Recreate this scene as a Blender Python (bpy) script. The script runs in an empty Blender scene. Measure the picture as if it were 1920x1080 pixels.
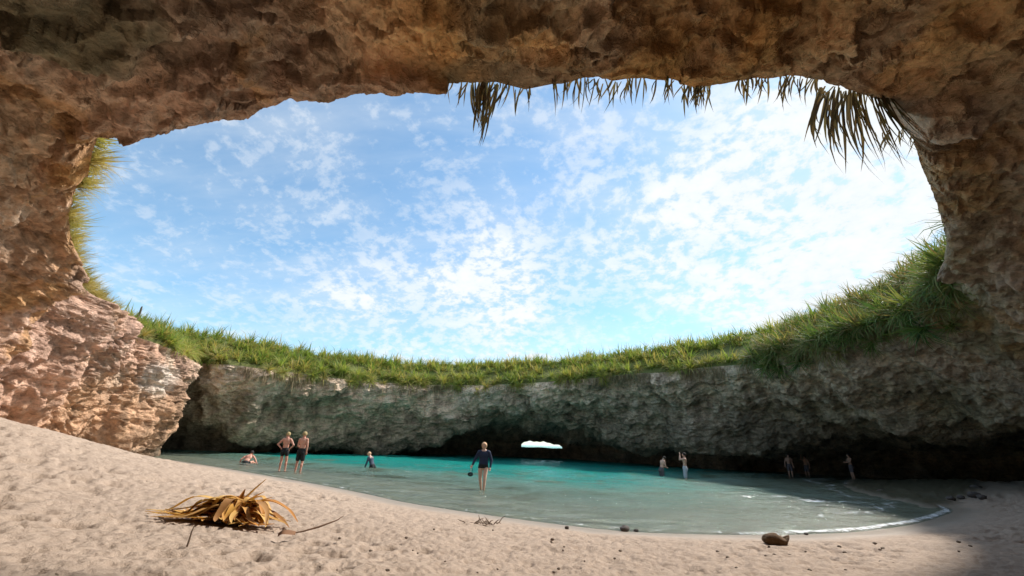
import bpy, math, random
import numpy as np
from mathutils import Vector, Matrix

rng = np.random.default_rng(7)
random.seed(7)
scene = bpy.context.scene
COL = scene.collection

# ------------------------------------------------------------------ camera
CAM_H, FPX = 1.5, 800.0                      # metres above the water; focal length in pixels of the 1920 px photo
PITCH, ROLL = math.radians(20.1), math.radians(2.2)
cF = np.array([0, math.cos(PITCH), math.sin(PITCH)])
cR0 = np.array([1.0, 0, 0])
cU0 = np.array([0, -math.sin(PITCH), math.cos(PITCH)])
cR = math.cos(ROLL) * cR0 + math.sin(ROLL) * cU0
cU = -math.sin(ROLL) * cR0 + math.cos(ROLL) * cU0
cam_data = bpy.data.cameras.new('camera')
cam = bpy.data.objects.new('camera', cam_data)
COL.objects.link(cam)
cam_data.sensor_width = 36.0
cam_data.lens = 36.0 * FPX / 1920.0
cam_data.clip_start, cam_data.clip_end = 0.05, 20000.0
m = Matrix.Identity(4)
for i in range(3):
    m[i][0], m[i][1], m[i][2] = cR[i], cU[i], -cF[i]
m[2][3] = CAM_H
cam.matrix_world = m
scene.camera = cam

def ray(px, py):
    return FPX * cF + (px - 960) * cR + (540 - py) * cU

def at(px, py, z):
    """point at height z that the photo shows at pixel (px, py)"""
    v = ray(px, py)
    return np.array([0, 0, CAM_H]) + v * ((z - CAM_H) / v[2])

# ------------------------------------------------------------------ light
SUN_AZ, SUN_EL = math.radians(57), math.radians(48)      # azimuth clockwise from +Y
sun_dir = Vector((math.sin(SUN_AZ) * math.cos(SUN_EL), math.cos(SUN_AZ) * math.cos(SUN_EL), math.sin(SUN_EL)))
sd = bpy.data.lights.new('sun', 'SUN')
sd.energy, sd.angle, sd.color = 3.2, math.radians(4.0), (1.0, 0.945, 0.87)
so = bpy.data.objects.new('sun', sd)
so.rotation_euler = (-sun_dir).to_track_quat('-Z', 'Y').to_euler()
so.location = (30, 10, 40)
COL.objects.link(so)

world = bpy.data.worlds.new('World')
scene.world = world
world.use_nodes = True

class NT:
    """short-hand for building node trees"""
    def __init__(self, tree):
        self.t = tree
        tree.nodes.clear()
    def n(self, kind, **kw):
        nd = self.t.nodes.new(kind)
        for k, v in kw.items():
            if k == 'ins':
                for a, b in v.items():
                    if isinstance(b, bpy.types.NodeSocket):
                        self.t.links.new(b, nd.inputs[a])
                    else:
                        nd.inputs[a].default_value = b
            else:
                setattr(nd, k, v)
        return nd
    def math(self, op, a, b=0.0, c=0.0, clamp=False):
        nd = self.n('ShaderNodeMath', operation=op, use_clamp=clamp)
        for i, v in enumerate((a, b, c)):
            if isinstance(v, bpy.types.NodeSocket):
                self.t.links.new(v, nd.inputs[i])
            else:
                nd.inputs[i].default_value = v
        return nd.outputs[0]
    def mix(self, f, a, b, blend='MIX'):
        nd = self.n('ShaderNodeMix', data_type='RGBA', blend_type=blend)
        for i, v in ((0, f), (6, a), (7, b)):
            if isinstance(v, bpy.types.NodeSocket):
                self.t.links.new(v, nd.inputs[i])
            elif i == 0:
                nd.inputs[i].default_value = v
            else:
                nd.inputs[i].default_value = (*v, 1.0) if len(v) == 3 else v
        return nd.outputs[2]
    def noise(self, vec, scale, detail=4.0, rough=0.55, dist=0.0, out=0):
        nd = self.n('ShaderNodeTexNoise', ins={'Scale': scale, 'Detail': detail, 'Roughness': rough, 'Distortion': dist})
        if vec is not None:
            self.t.links.new(vec, nd.inputs['Vector'])
        return nd.outputs[out]
    def smooth(self, v, lo, hi):
        nd = self.n('ShaderNodeMapRange', interpolation_type='SMOOTHSTEP')
        self.t.links.new(v, nd.inputs['Value'])
        nd.inputs['From Min'].default_value = lo
        nd.inputs['From Max'].default_value = hi
        return nd.outputs[0]
    def mapping(self, vec, scale=(1, 1, 1), rot=(0, 0, 0), loc=(0, 0, 0)):
        nd = self.n('ShaderNodeMapping')
        self.t.links.new(vec, nd.inputs['Vector'])
        nd.inputs['Scale'].default_value = scale
        nd.inputs['Rotation'].default_value = rot
        nd.inputs['Location'].default_value = loc
        return nd.outputs[0]
    def bump(self, h, strength, dist, normal=None):
        nd = self.n('ShaderNodeBump', ins={'Height': h, 'Strength': strength, 'Distance': dist})
        if normal is not None:
            self.t.links.new(normal, nd.inputs['Normal'])
        return nd.outputs[0]

w = NT(world.node_tree)
sky = w.n('ShaderNodeTexSky', sky_type='NISHITA', sun_disc=False, sun_elevation=SUN_EL, sun_rotation=SUN_AZ,
          altitude=0.0, air_density=1.0, dust_density=0.3, ozone_density=1.6)
tc = w.n('ShaderNodeTexCoord')
sep = w.n('ShaderNodeSeparateXYZ', ins={0: tc.outputs['Generated']})
zc = w.math('ADD', w.math('MAXIMUM', sep.outputs[2], 0.0), 0.38)
cl = w.n('ShaderNodeCombineXYZ', ins={0: w.math('DIVIDE', sep.outputs[0], zc), 1: w.math('DIVIDE', sep.outputs[1], zc)}).outputs[0]
warp = w.noise(w.mapping(cl, (1, 1, 1), loc=(3.1, 1.7, 0)), 2.0, 3, 0.5, 0, 1)
cw = w.n('ShaderNodeVectorMath', operation='MULTIPLY_ADD', ins={0: warp, 1: (0.12, 0.12, 0), 2: cl}).outputs[0]
big = w.noise(w.mapping(cw, (1, 1, 1), loc=(5.3, 0.4, 0)), 1.35, 3, 0.5)
cells = w.noise(w.mapping(cw, (1.0, 1.0, 1), rot=(0, 0, 0.5)), 24.0, 5, 0.62, 0.0)
puffs = w.noise(w.mapping(cw, (1.0, 0.8, 1), rot=(0, 0, -0.4), loc=(2, 7, 0)), 7.5, 5, 0.58, 0.0)
streak = w.noise(w.mapping(cw, (0.5, 1.6, 1), rot=(0, 0, 0.25)), 3.2, 5, 0.6)
bias = w.math('MULTIPLY', w.math('DIVIDE', sep.outputs[0], w.math('ADD', zc, 0.27)), 0.26)       # the bank of cloud thickens towards the sun
cover = w.math('ADD', big, bias)
thick = w.smooth(cover, 0.36, 0.74)
both = w.math('ADD', w.math('MULTIPLY', cells, 0.62), w.math('MULTIPLY', puffs, 0.38))
mott = w.smooth(w.math('ADD', both, w.math('MULTIPLY', w.math('SUBTRACT', cover, 0.5), 0.26)), 0.44, 0.57)
veil = w.smooth(w.math('ADD', streak, w.math('MULTIPLY', w.math('SUBTRACT', cover, 0.5), 0.35)), 0.30, 0.78)
cloud = w.math('ADD', w.math('MULTIPLY', mott, w.math('MULTIPLY_ADD', thick, 0.54, 0.28)),
               w.math('ADD', w.math('MULTIPLY', veil, 0.40), w.math('MULTIPLY', thick, 0.16)), clamp=True)
skyc = w.mix(0.08, w.mix(1.0, sky.outputs[0], (0.90, 1.13, 1.12), 'MULTIPLY'), (4.2, 4.8, 5.2))
cloudc = w.mix(w.smooth(both, 0.3, 0.7), (4.5, 4.95, 5.3), (5.35, 5.5, 5.6))
bg = w.n('ShaderNodeBackground', ins={'Color': w.mix(cloud, skyc, cloudc), 'Strength': 0.10})
wo = w.n('ShaderNodeOutputWorld', ins={0: bg.outputs[0]})

scene.view_settings.view_transform = 'Standard'
scene.view_settings.look = 'None'
scene.view_settings.gamma = 1.0
scene.view_settings.use_curve_mapping = False
scene.view_settings.exposure = 0.93
scene.cycles.max_bounces = 10
scene.cycles.diffuse_bounces = 6
scene.cycles.glossy_bounces = 3
scene.cycles.transparent_max_bounces = 10

# ------------------------------------------------------------------ numeric helpers
def _hash(ix, iy, iz, seed):
    h = (ix.astype(np.int64) * 374761393 + iy.astype(np.int64) * 668265263 + iz.astype(np.int64) * 2147483647 + seed * 144665) & 0xFFFFFFFF
    h = ((h ^ (h >> 13)) * 1274126177) & 0xFFFFFFFF
    h = h ^ (h >> 16)
    return (h & 0xFFFF).astype(np.float32) / 65535.0

def vnoise(p, seed=0):
    """smooth value noise in 0..1 for an (n, 3) array"""
    f = np.floor(p)
    t = (p - f).astype(np.float32)
    t = t * t * t * (t * (t * 6 - 15) + 10)
    i = f.astype(np.int64)
    out = 0
    for dx in (0, 1):
        wx = t[:, 0] if dx else 1 - t[:, 0]
        for dy in (0, 1):
            wy = t[:, 1] if dy else 1 - t[:, 1]
            for dz in (0, 1):
                wz = t[:, 2] if dz else 1 - t[:, 2]
                out = out + wx * wy * wz * _hash(i[:, 0] + dx, i[:, 1] + dy, i[:, 2] + dz, seed)
    return out

ROTM = np.array([[0.36, 0.48, -0.8], [-0.8, 0.6, 0.0], [0.48, 0.64, 0.6]])
def fbm(p, octaves=4, gain=0.5, seed=0, ridged=False):
    q = np.array(p, dtype=np.float64)
    s, a, tot = 0, 1.0, 0
    for o in range(octaves):
        v = vnoise(q, seed + o * 17) * 2 - 1
        if ridged:
            v = 1 - 2 * np.abs(v)
        s = s + a * v
        tot += a
        a *= gain
        q = q @ ROTM.T * 2.03 + 11.3
    return s / tot

def worley(p, seed=0):
    """distance to the nearest jittered cell point (2-D arrays are padded with z = 0)"""
    f = np.floor(p)
    best = np.full(len(p), 9.0, np.float32)
    zs = (0,) if np.ptp(p[:, 2]) < 1e-9 else (-1, 0, 1)
    for dx in (-1, 0, 1):
        for dy in (-1, 0, 1):
            for dz in zs:
                c = f + (dx, dy, dz)
                jx, jy, jz = (_hash(c[:, 0], c[:, 1], c[:, 2], seed + k) for k in (1, 2, 3))
                if len(zs) == 1:
                    jz = p[:, 2] - c[:, 2]
                d = np.sqrt((c[:, 0] + jx - p[:, 0]) ** 2 + (c[:, 1] + jy - p[:, 1]) ** 2 + (c[:, 2] + jz - p[:, 2]) ** 2)
                best = np.minimum(best, d)
    return best

def blocks(p, seed=0):
    """a random level for each jittered cell: broken faces with sharp sides"""
    f = np.floor(p)
    best = np.full(len(p), 9.0, np.float32)
    val = np.zeros(len(p), np.float32)
    for dx in (-1, 0, 1):
        for dy in (-1, 0, 1):
            for dz in (-1, 0, 1):
                c = f + (dx, dy, dz)
                jx, jy, jz, lv = (_hash(c[:, 0], c[:, 1], c[:, 2], seed + k) for k in (1, 2, 3, 4))
                qx, qy, qz = p[:, 0] - c[:, 0] - jx, p[:, 1] - c[:, 1] - jy, p[:, 2] - c[:, 2] - jz
                d = np.sqrt(qx ** 2 + qy ** 2 + qz ** 2)
                up = d < best
                # each face is tilted a little, like a fracture plane
                v = lv + 0.55 * (qx * (jy - 0.5) + qy * (jz - 0.5) + qz * (jx - 0.5)) * 2
                best = np.where(up, d, best)
                val = np.where(up, v, val)
    return val

def sstep(x, lo, hi):
    t = np.clip((x - lo) / (hi - lo), 0, 1)
    return t * t * (3 - 2 * t)

def mesh_np(name, verts, faces, mats=(), smooth=True, attrs=None, uvs=None):
    """mesh from numpy arrays; faces is (n, 3) or (n, 4); attrs maps a name to per-vertex floats or colours"""
    me = bpy.data.meshes.new(name)
    verts = np.asarray(verts, np.float32)
    faces = np.asarray(faces, np.int32)
    k = faces.shape[1]
    me.vertices.add(len(verts))
    me.vertices.foreach_set('co', verts.ravel())
    me.loops.add(faces.size)
    me.loops.foreach_set('vertex_index', faces.ravel())
    me.polygons.add(len(faces))
    me.polygons.foreach_set('loop_start', np.arange(0, faces.size, k, dtype=np.int32))
    me.polygons.foreach_set('use_smooth', np.full(len(faces), smooth, dtype=bool))
    me.update(calc_edges=True)
    for nm, a in (attrs or {}).items():
        a = np.asarray(a, np.float32)
        if a.ndim == 1:
            at_ = me.attributes.new(nm, 'FLOAT', 'POINT')
            at_.data.foreach_set('value', a)
        else:
            at_ = me.attributes.new(nm, 'FLOAT_COLOR', 'POINT')
            if a.shape[1] == 3:
                a = np.concatenate([a, np.ones((len(a), 1), np.float32)], 1)
            at_.data.foreach_set('color', a.ravel())
    for mt in mats:
        me.materials.append(mt)
    return me

def grid_faces(nu, nv, wrap_u=False):
    """quads of a grid of nu columns and nv rows (vertex = u * nv + v)"""
    uu = np.arange(nu if wrap_u else nu - 1)
    vv = np.arange(nv - 1)
    U_, V_ = np.meshgrid(uu, vv, indexing='ij')
    U2 = (U_ + 1) % nu
    return np.stack([U_ * nv + V_, U2 * nv + V_, U2 * nv + V_ + 1, U_ * nv + V_ + 1], -1).reshape(-1, 4)

def link(name, data, parent=None, label=None, cat=None, group=None, kind=None, loc=None, rot=None):
    o = bpy.data.objects.new(name, data)
    COL.objects.link(o)
    if parent is not None:
        o.parent = parent
    for k, v in (('label', label), ('category', cat), ('group', group), ('kind', kind)):
        if v:
            o[k] = v
    if loc is not None:
        o.location = loc
    if rot is not None:
        o.rotation_euler = rot
    return o

# ------------------------------------------------------------------ materials
def material(name):
    mt = bpy.data.materials.new(name)
    mt.use_nodes = True
    return mt, NT(mt.node_tree)

def finish(t, shader, disp=None):
    t.n('ShaderNodeOutputMaterial', ins={0: shader})

def principled(t, color, rough=0.8, normal=None, spec=0.3, **kw):
    ins = {'Base Color': color if isinstance(color, bpy.types.NodeSocket) else (*color, 1.0), 'Roughness': rough, 'Specular IOR Level': spec}
    ins.update(kw)
    p = t.n('ShaderNodeBsdfPrincipled', ins=ins)
    if normal is not None:
        t.t.links.new(normal, p.inputs['Normal'])
    return p.outputs[0]

# rock: large colour zones come from the mesh, grain and relief from noise
rock_m, t = material('weathered_rock')
pos = t.n('ShaderNodeNewGeometry').outputs['Position']
tint = t.n('ShaderNodeAttribute', attribute_name='tint').outputs['Color']
n1 = t.noise(pos, 0.9, 8, 0.62, 0.1)
n2 = t.noise(pos, 5.5, 8, 0.65, 0.0)
n3 = t.noise(t.mapping(pos, (1, 1, 3.0), rot=(0.2, 0.15, 0)), 2.2, 8, 0.68, 0.15)
pits = t.n('ShaderNodeTexVoronoi', ins={'Scale': 3.3, 'Vector': pos}, feature='F1').outputs['Distance']
val = t.math('ADD', t.math('MULTIPLY', n1, 0.9), t.math('ADD', t.math('MULTIPLY', n2, 0.9), t.math('MULTIPLY', n3, 0.9)))
val = t.math('MULTIPLY_ADD', t.smooth(val, 0.92, 1.74), 1.30, 0.68)
vc = t.n('ShaderNodeCombineXYZ', ins={0: val, 1: val, 2: val}).outputs[0]
c = t.mix(1.0, tint, vc, 'MULTIPLY')
c = t.mix(t.math('MULTIPLY', t.smooth(n2, 0.60, 0.74), 0.35), c, (0.40, 0.36, 0.30))            # pale lichen specks
c = t.mix(t.math('MULTIPLY', t.smooth(n3, 0.60, 0.76), 0.20), c, (0.055, 0.05, 0.042))           # black weathering
hgt = t.math('ADD', t.math('MULTIPLY', n2, 0.6), t.math('ADD', t.math('MULTIPLY', n3, 0.8), t.math('MULTIPLY', t.smooth(pits, 0.0, 0.45), 0.25)))
vein = t.math('ABSOLUTE', t.math('SUBTRACT', t.noise(t.mapping(pos, (1, 1, 2.2), rot=(0.3, -0.2, 0.1)), 1.1, 5, 0.55, 0.3), 0.5))
crack = t.math('SUBTRACT', 1.0, t.smooth(vein, 0.002, 0.016))
hgt = t.math('SUBTRACT', hgt, t.math('MULTIPLY', crack, 0.12))
finish(t, principled(t, c, 0.92, t.bump(hgt, 1.0, 0.26), 0.2))

ground_m, t = material('island_soil')
pos = t.n('ShaderNodeNewGeometry').outputs['Position']
c = t.mix(t.noise(pos, 2.0, 6), (0.11, 0.10, 0.04), (0.13, 0.16, 0.05))
finish(t, principled(t, c, 0.95, t.bump(t.noise(pos, 6, 6), 0.6, 0.1), 0.1))

# sand: dry grains, darker and smoother where wet
sand_m, t = material('beach_sand')
pos = t.n('ShaderNodeNewGeometry').outputs['Position']
wet = t.n('ShaderNodeAttribute', attribute_name='wet').outputs['Fac']
n1 = t.noise(pos, 0.7, 5, 0.6)
n2 = t.noise(pos, 9.0, 6, 0.65)
n3 = t.noise(pos, 130.0, 3, 0.7)
c = t.mix(n1, (0.44, 0.338, 0.262), (0.51, 0.396, 0.31))
c = t.mix(t.smooth(n2, 0.35, 0.7), c, t.mix(1.0, c, (0.76, 0.75, 0.74), 'MULTIPLY'))
c = t.mix(t.math('MULTIPLY', t.smooth(n3, 0.4, 0.75), 0.35), c, (0.30, 0.22, 0.16))
speck = t.n('ShaderNodeTexVoronoi', ins={'Scale': 7.0, 'Vector': pos, 'Randomness': 1.0}).outputs['Distance']
c = t.mix(t.math('MULTIPLY', t.math('SUBTRACT', 1.0, t.smooth(speck, 0.05, 0.12)), t.smooth(n2, 0.48, 0.6)), c, (0.12, 0.085, 0.06))
c = t.mix(t.math('MULTIPLY', wet, 0.80), c, (0.27, 0.225, 0.175))
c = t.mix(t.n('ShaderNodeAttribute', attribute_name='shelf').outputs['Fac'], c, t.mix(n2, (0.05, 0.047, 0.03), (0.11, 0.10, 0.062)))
dry = t.math('SUBTRACT', 1.0, wet)
h = t.math('ADD', t.math('MULTIPLY', t.noise(pos, 14, 6, 0.7), 1.0), t.math('MULTIPLY', n3, 0.12))
bn = t.n('ShaderNodeBump', ins={'Height': h, 'Distance': 0.05, 'Strength': t.math('MULTIPLY_ADD', dry, 0.8, 0.05)}).outputs[0]
finish(t, principled(t, c, t.math('MULTIPLY_ADD', wet, -0.55, 0.95), bn, t.math('MULTIPLY_ADD', wet, 0.3, 0.15)))

# sea water: clear in the shallows, turquoise with depth, foam where the mesh marks it
water_m, t = material('sea_water')
pos = t.n('ShaderNodeNewGeometry').outputs['Position']
depth = t.n('ShaderNodeAttribute', attribute_name='depth').outputs['Fac']
foam = t.n('ShaderNodeAttribute', attribute_name='foam').outputs['Fac']
opq = t.math('SUBTRACT', 1.0, t.math('POWER', 2.718, t.math('MULTIPLY', depth, -2.5)), clamp=True)
wn = t.noise(t.mapping(pos, (0.5, 1.3, 1), rot=(0, 0, -0.25)), 1.0, 6, 0.66, 0.6)
wn2 = t.noise(pos, 0.55, 4, 0.55)
body = t.mix(t.smooth(depth, 0.15, 0.75), (0.22, 0.34, 0.27), (0.008, 0.235, 0.20))
body = t.mix(t.math('MULTIPLY', t.smooth(wn2, 0.5, 0.66), t.smooth(depth, 1.6, 0.2)), body, (0.12, 0.16, 0.10))
bmp = t.bump(t.math('ADD', t.math('MULTIPLY', wn, 1.0), t.math('MULTIPLY', t.noise(pos, 9, 3, 0.6), 0.16)), 1.0, 0.34)
diff = t.n('ShaderNodeBsdfDiffuse', ins={'Color': body, 'Normal': bmp}).outputs[0]
tr = t.n('ShaderNodeBsdfTransparent', ins={'Color': (0.84, 0.97, 0.93, 1)}).outputs[0]
milk = t.n('ShaderNodeAttribute', attribute_name='milk').outputs['Fac']
mk = t.math('MULTIPLY', milk, t.smooth(t.noise(t.mapping(pos, (0.6, 1.6, 1)), 1.6, 5, 0.65, 0.6), 0.30, 0.70))
body = t.mix(mk, body, (0.52, 0.51, 0.45))
opq = t.math('MAXIMUM', opq, t.math('MULTIPLY', mk, 0.75))
t.t.links.new(body, diff.node.inputs['Color'])
inner = t.n('ShaderNodeMixShader', ins={0: opq, 1: tr, 2: diff}).outputs[0]
gl = t.n('ShaderNodeBsdfGlossy', ins={'Roughness': 0.09, 'Normal': bmp, 'Color': (1, 1, 1, 1)}).outputs[0]
fr = t.n('ShaderNodeFresnel', ins={'IOR': 1.33, 'Normal': bmp}).outputs[0]
surf = t.n('ShaderNodeMixShader', ins={0: fr, 1: inner, 2: gl}).outputs[0]
fn = t.noise(pos, 5.5, 6, 0.7, 0.6)
fmask = t.smooth(t.math('ADD', fn, t.math('MULTIPLY', foam, 0.75)), 0.80, 1.02)
fw = t.n('ShaderNodeBsdfDiffuse', ins={'Color': (0.78, 0.80, 0.80, 1), 'Normal': t.bump(fn, 0.8, 0.05)}).outputs[0]
surf = t.n('ShaderNodeMixShader', ins={0: t.math('MULTIPLY', fmask, 0.9), 1: surf, 2: fw}).outputs[0]
finish(t, surf)

def leaf_material(name, cols, trans=0.35, rough=0.55):
    """plant colour picked per object and varied per blade by the 'shade' attribute"""
    mt, t = material(name)
    rnd = t.n('ShaderNodeObjectInfo').outputs['Random']
    sh = t.n('ShaderNodeAttribute', attribute_name='shade').outputs['Fac']
    f = t.math('FRACT', t.math('ADD', t.math('MULTIPLY', rnd, 0.6), t.math('MULTIPLY', sh, 0.7)))
    ramp = t.n('ShaderNodeValToRGB', ins={0: f})
    el = ramp.color_ramp.elements
    while len(el) < len(cols):
        el.new(0.5)
    for i, cc in enumerate(cols):
        el[i].position = i / (len(cols) - 1)
        el[i].color = (*cc, 1)
    c = ramp.outputs[0]
    p = principled(t, c, rough, None, 0.3)
    trl = t.n('ShaderNodeBsdfTranslucent', ins={'Color': t.mix(1.0, c, (1.25, 1.25, 0.8), 'MULTIPLY')}).outputs[0]
    finish(t, t.n('ShaderNodeMixShader', ins={0: trans, 1: p, 2: trl}).outputs[0])
    return mt

green_m = leaf_material('fresh_blade', [(0.09, 0.15, 0.03), (0.19, 0.27, 0.05), (0.30, 0.35, 0.075), (0.42, 0.39, 0.10), (0.38, 0.29, 0.11), (0.25, 0.30, 0.07), (0.11, 0.17, 0.04)], 0.45)
lush_m = leaf_material('lush_blade', [(0.05, 0.11, 0.03), (0.10, 0.18, 0.04), (0.15, 0.21, 0.05), (0.25, 0.23, 0.08), (0.26, 0.18, 0.09), (0.06, 0.12, 0.045)], 0.40)
olive_m = leaf_material('sun_bleached_blade', [(0.22, 0.22, 0.06), (0.34, 0.30, 0.09), (0.42, 0.33, 0.12), (0.32, 0.24, 0.09), (0.19, 0.21, 0.055)], 0.45)
straw_m = leaf_material('dry_hanging_blade', [(0.28, 0.21, 0.12), (0.40, 0.31, 0.19), (0.20, 0.15, 0.09), (0.32, 0.20, 0.11)], 0.15, 0.8)
dark_m = leaf_material('hanging_leaf', [(0.16, 0.10, 0.06), (0.22, 0.15, 0.08), (0.12, 0.085, 0.06), (0.18, 0.15, 0.07)], 0.30, 0.8)
dead_m = leaf_material('dead_leaf', [(0.46, 0.20, 0.045), (0.62, 0.34, 0.07), (0.26, 0.10, 0.035), (0.68, 0.43, 0.14), (0.50, 0.27, 0.07), (0.60, 0.27, 0.06)], 0.12, 0.6)

def plain(name, color, rough=0.7, scale=30.0, var=0.25, bump=0.0, spec=0.3):
    mt, t = material(name)
    oc = t.n('ShaderNodeTexCoord').outputs['Object']
    n = t.noise(oc, scale, 5, 0.6)
    dark = tuple(x * (1 - var) for x in color)
    lite = tuple(min(1, x * (1 + var)) for x in color)
    finish(t, principled(t, t.mix(n, dark, lite), rough, t.bump(n, bump, 0.02) if bump else None, spec))
    return mt

# ------------------------------------------------------------------ the crater rock
# rim of the opening as traced from the photo: pixel and height above the water
RIM = [(185, 238, 8.5), (205, 229, 8.5), (230, 226, 8.5), (262, 228, 8.5), (290, 233, 8.5), (312, 222, 8.5), (345, 224, 8.5),
       (385, 214, 8.5), (425, 207, 8.5), (462, 210, 8.5), (482, 197, 8.5), (500, 184, 8.5), (525, 178, 8.5), (549, 165, 8.5),
       (562, 172, 8.5), (590, 171, 8.5), (620, 176, 8.5), (652, 168, 8.5), (668, 160, 8.5), (717, 156, 8.5), (735, 161, 8.5),
       (790, 160, 8.5), (850, 158, 8.5), (930, 157, 8.5), (985, 171, 8.5), (1040, 160, 8.5), (1100, 148, 8.5), (1180, 145, 8.5),
       (1250, 149, 8.5), (1290, 160, 8.5), (1320, 162, 8.5), (1370, 154, 8.5), (1420, 146, 8.5), (1480, 143, 8.5), (1540, 149, 8.5),
       (1600, 168, 8.5), (1650, 190, 8.5), (1690, 222, 8.5), (1712, 262, 8.4), (1730, 312, 8.3), (1752, 372, 8.2), (1778, 440, 8.1),
       (1786, 505, 8.0), (1750, 560, 7.9), (1690, 592, 7.8), (1600, 622, 7.7), (1500, 655, 7.7), (1400, 682, 7.6), (1320, 690, 7.6),
       (1250, 697, 7.6), (1180, 702, 7.6), (1100, 710, 7.4), (1000, 718, 7.2), (900, 722, 7.1), (800, 722, 6.9), (700, 716, 6.7),
       (600, 706, 6.6), (500, 692, 6.5), (430, 684, 6.4), (385, 682, 6.5), (362, 676, 6.6), (352, 670, 6.35), (346, 666, 6.25), (318, 652, 6.35), (285, 640, 6.4),
       (250, 628, 6.5), (205, 590, 6.9), (165, 548, 7.2), (138, 510, 7.4), (125, 470, 7.6), (128, 410, 7.9), (140, 365, 8.1), (158, 330, 8.2),
       (168, 290, 8.3), (174, 262, 8.4)]
CEN = np.array([-1.0, 21.0])
rim_xyz = np.array([at(*p) for p in RIM])
rim_xyz[:, 2] = [p[2] for p in RIM]
ang = np.unwrap(np.arctan2(rim_xyz[:, 1] - CEN[1], rim_xyz[:, 0] - CEN[0]))
ang = np.maximum.accumulate(ang + np.arange(len(ang)) * 1e-5)
ang0 = ang[0]

# profiles below the rim at anchors on it: (dr, z) points going down, and two rock colours (linear)
OR, DK, TAN = (0.60, 0.345, 0.14), (0.20, 0.165, 0.10), (0.48, 0.33, 0.21)
PK, RS, GY, GN, BR, OL = (0.47, 0.30, 0.225), (0.43, 0.265, 0.165), (0.54, 0.405, 0.295), (0.29, 0.235, 0.165), (0.48, 0.345, 0.25), (0.33, 0.275, 0.175)
KEYS = [
 ((185, 238), [(1.3, 8.2), (3.6, 7.2), (6.2, 5.2), (8.0, 2.8), (9.5, -2)], TAN, RS),
 ((385, 214), [(1.8, 8.5), (5.0, 8.2), (9.0, 6.6), (12, 3.2), (14, -2)], BR, DK),
 ((620, 176), [(2.2, 8.6), (6.5, 8.8), (13, 7.2), (17, 3.5), (19, -2)], BR, DK),
 ((850, 158), [(2.4, 8.6), (7.0, 9.0), (14, 7.5), (18, 3.5), (20, -2)], OR, DK),
 ((1100, 148), [(2.4, 8.6), (7.0, 9.0), (14, 7.5), (18, 3.5), (20, -2)], OR, TAN),
 ((1320, 162), [(2.4, 8.6), (7.0, 8.9), (13, 7.2), (17, 3.2), (19, -2)], OR, TAN),
 ((1540, 149), [(2.2, 8.5), (6.5, 8.4), (12, 6.5), (15, 3.0), (17, -2)], TAN, OR),
 ((1690, 222), [(1.8, 8.2), (5.0, 7.4), (9.5, 5.5), (13, 2.6), (15, -2)], BR, TAN),
 ((1752, 372), [(1.5, 7.6), (4.5, 6.0), (9.0, 3.6), (13, 2.2), (15, -2)], BR, TAN),
 ((1786, 505), [(1.2, 6.7), (4.5, 4.6), (8.5, 2.6), (14, 2.0), (16, -2)], BR, OL),
 ((1690, 592), [(1.5, 6.4), (5.0, 4.0), (9.0, 2.3), (16, 1.9), (18, -2)], BR, OL),
 ((1600, 622), [(1.5, 6.3), (5.0, 4.3), (8.5, 2.9), (21, 2.4), (23, -2)], GY, OL),
 ((1500, 655), [(1.2, 6.3), (4.2, 4.9), (7.0, 3.9), (24, 3.0), (26, -2)], GY, OL),
 ((1400, 682), [(1.0, 6.2), (3.5, 4.6), (6.5, 2.8), (15, 2.2), (17, -2)], GY, GN),
 ((1250, 697), [(1.0, 6.1), (2.8, 4.3), (5.0, 1.5), (8, 1.3), (10, -2)], GY, GN),
 ((1100, 710), [(0.8, 6.0), (2.4, 4.7), (4.5, 2.9), (12, 2.4), (14, -2)], GY, GN),
 ((1000, 718), [(0.8, 5.8), (2.2, 4.8), (4.0, 3.9), (16, 3.0), (18, -2)], GY, GN),
 ((880, 722), [(0.8, 5.6), (2.0, 4.7), (3.6, 3.9), (13, 2.9), (15, -2)], GY, GN),
 ((790, 722), [(0.5, 5.4), (1.4, 3.6), (2.6, 0.95), (6.0, 0.9), (8, -2)], GY, GN),
 ((600, 706), [(0.4, 5.3), (1.1, 3.6), (1.9, 0.75), (4.0, 0.6), (5, -2)], GY, GN),
 ((470, 688), [(0.5, 5.3), (1.4, 3.7), (2.3, 1.3), (5.0, 1.0), (6, -2)], GY, GN),
 ((395, 683), [(0.6, 5.4), (2.0, 4.6), (3.0, 3.7), (9.0, 2.5), (10, -2)], GY, GN),
 ((362, 676), [(0.6, 5.4), (1.8, 4.6), (2.6, 3.4), (7.0, 2.0), (8, -2)], GY, GN),
 ((346, 666), [(-.1, 5.0), (-.05, 3.6), (0.1, 1.5), (0.6, 0.6), (0.9, -2)], PK, RS),
 ((285, 640), [(-.1, 5.4), (0.0, 3.9), (0.3, 1.7), (1.1, 0.7), (1.6, -2)], PK, RS),
 ((205, 590), [(-.1, 6.0), (0.2, 4.5), (0.6, 2.3), (1.5, 1.0), (2.1, -2)], PK, RS),
 ((138, 510), [(0.3, 6.5), (0.8, 5.2), (1.6, 3.4), (2.6, 1.6), (3.4, -2)], PK, RS),
 ((128, 410), [(0.8, 7.1), (1.9, 5.7), (3.2, 4.0), (4.4, 2.0), (5.2, -2)], BR, RS),
]
def rim_angle(px, py):
    i = min(range(len(RIM)), key=lambda k: abs(RIM[k][0] - px) + abs(RIM[k][1] - py))
    return ang[i]
ka = np.array([rim_angle(*k[0]) for k in KEYS])
kp = np.array([[c for p in k[1] for c in p] for k in KEYS])
kc = np.array([list(k[2]) + list(k[3]) for k in KEYS])

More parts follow.
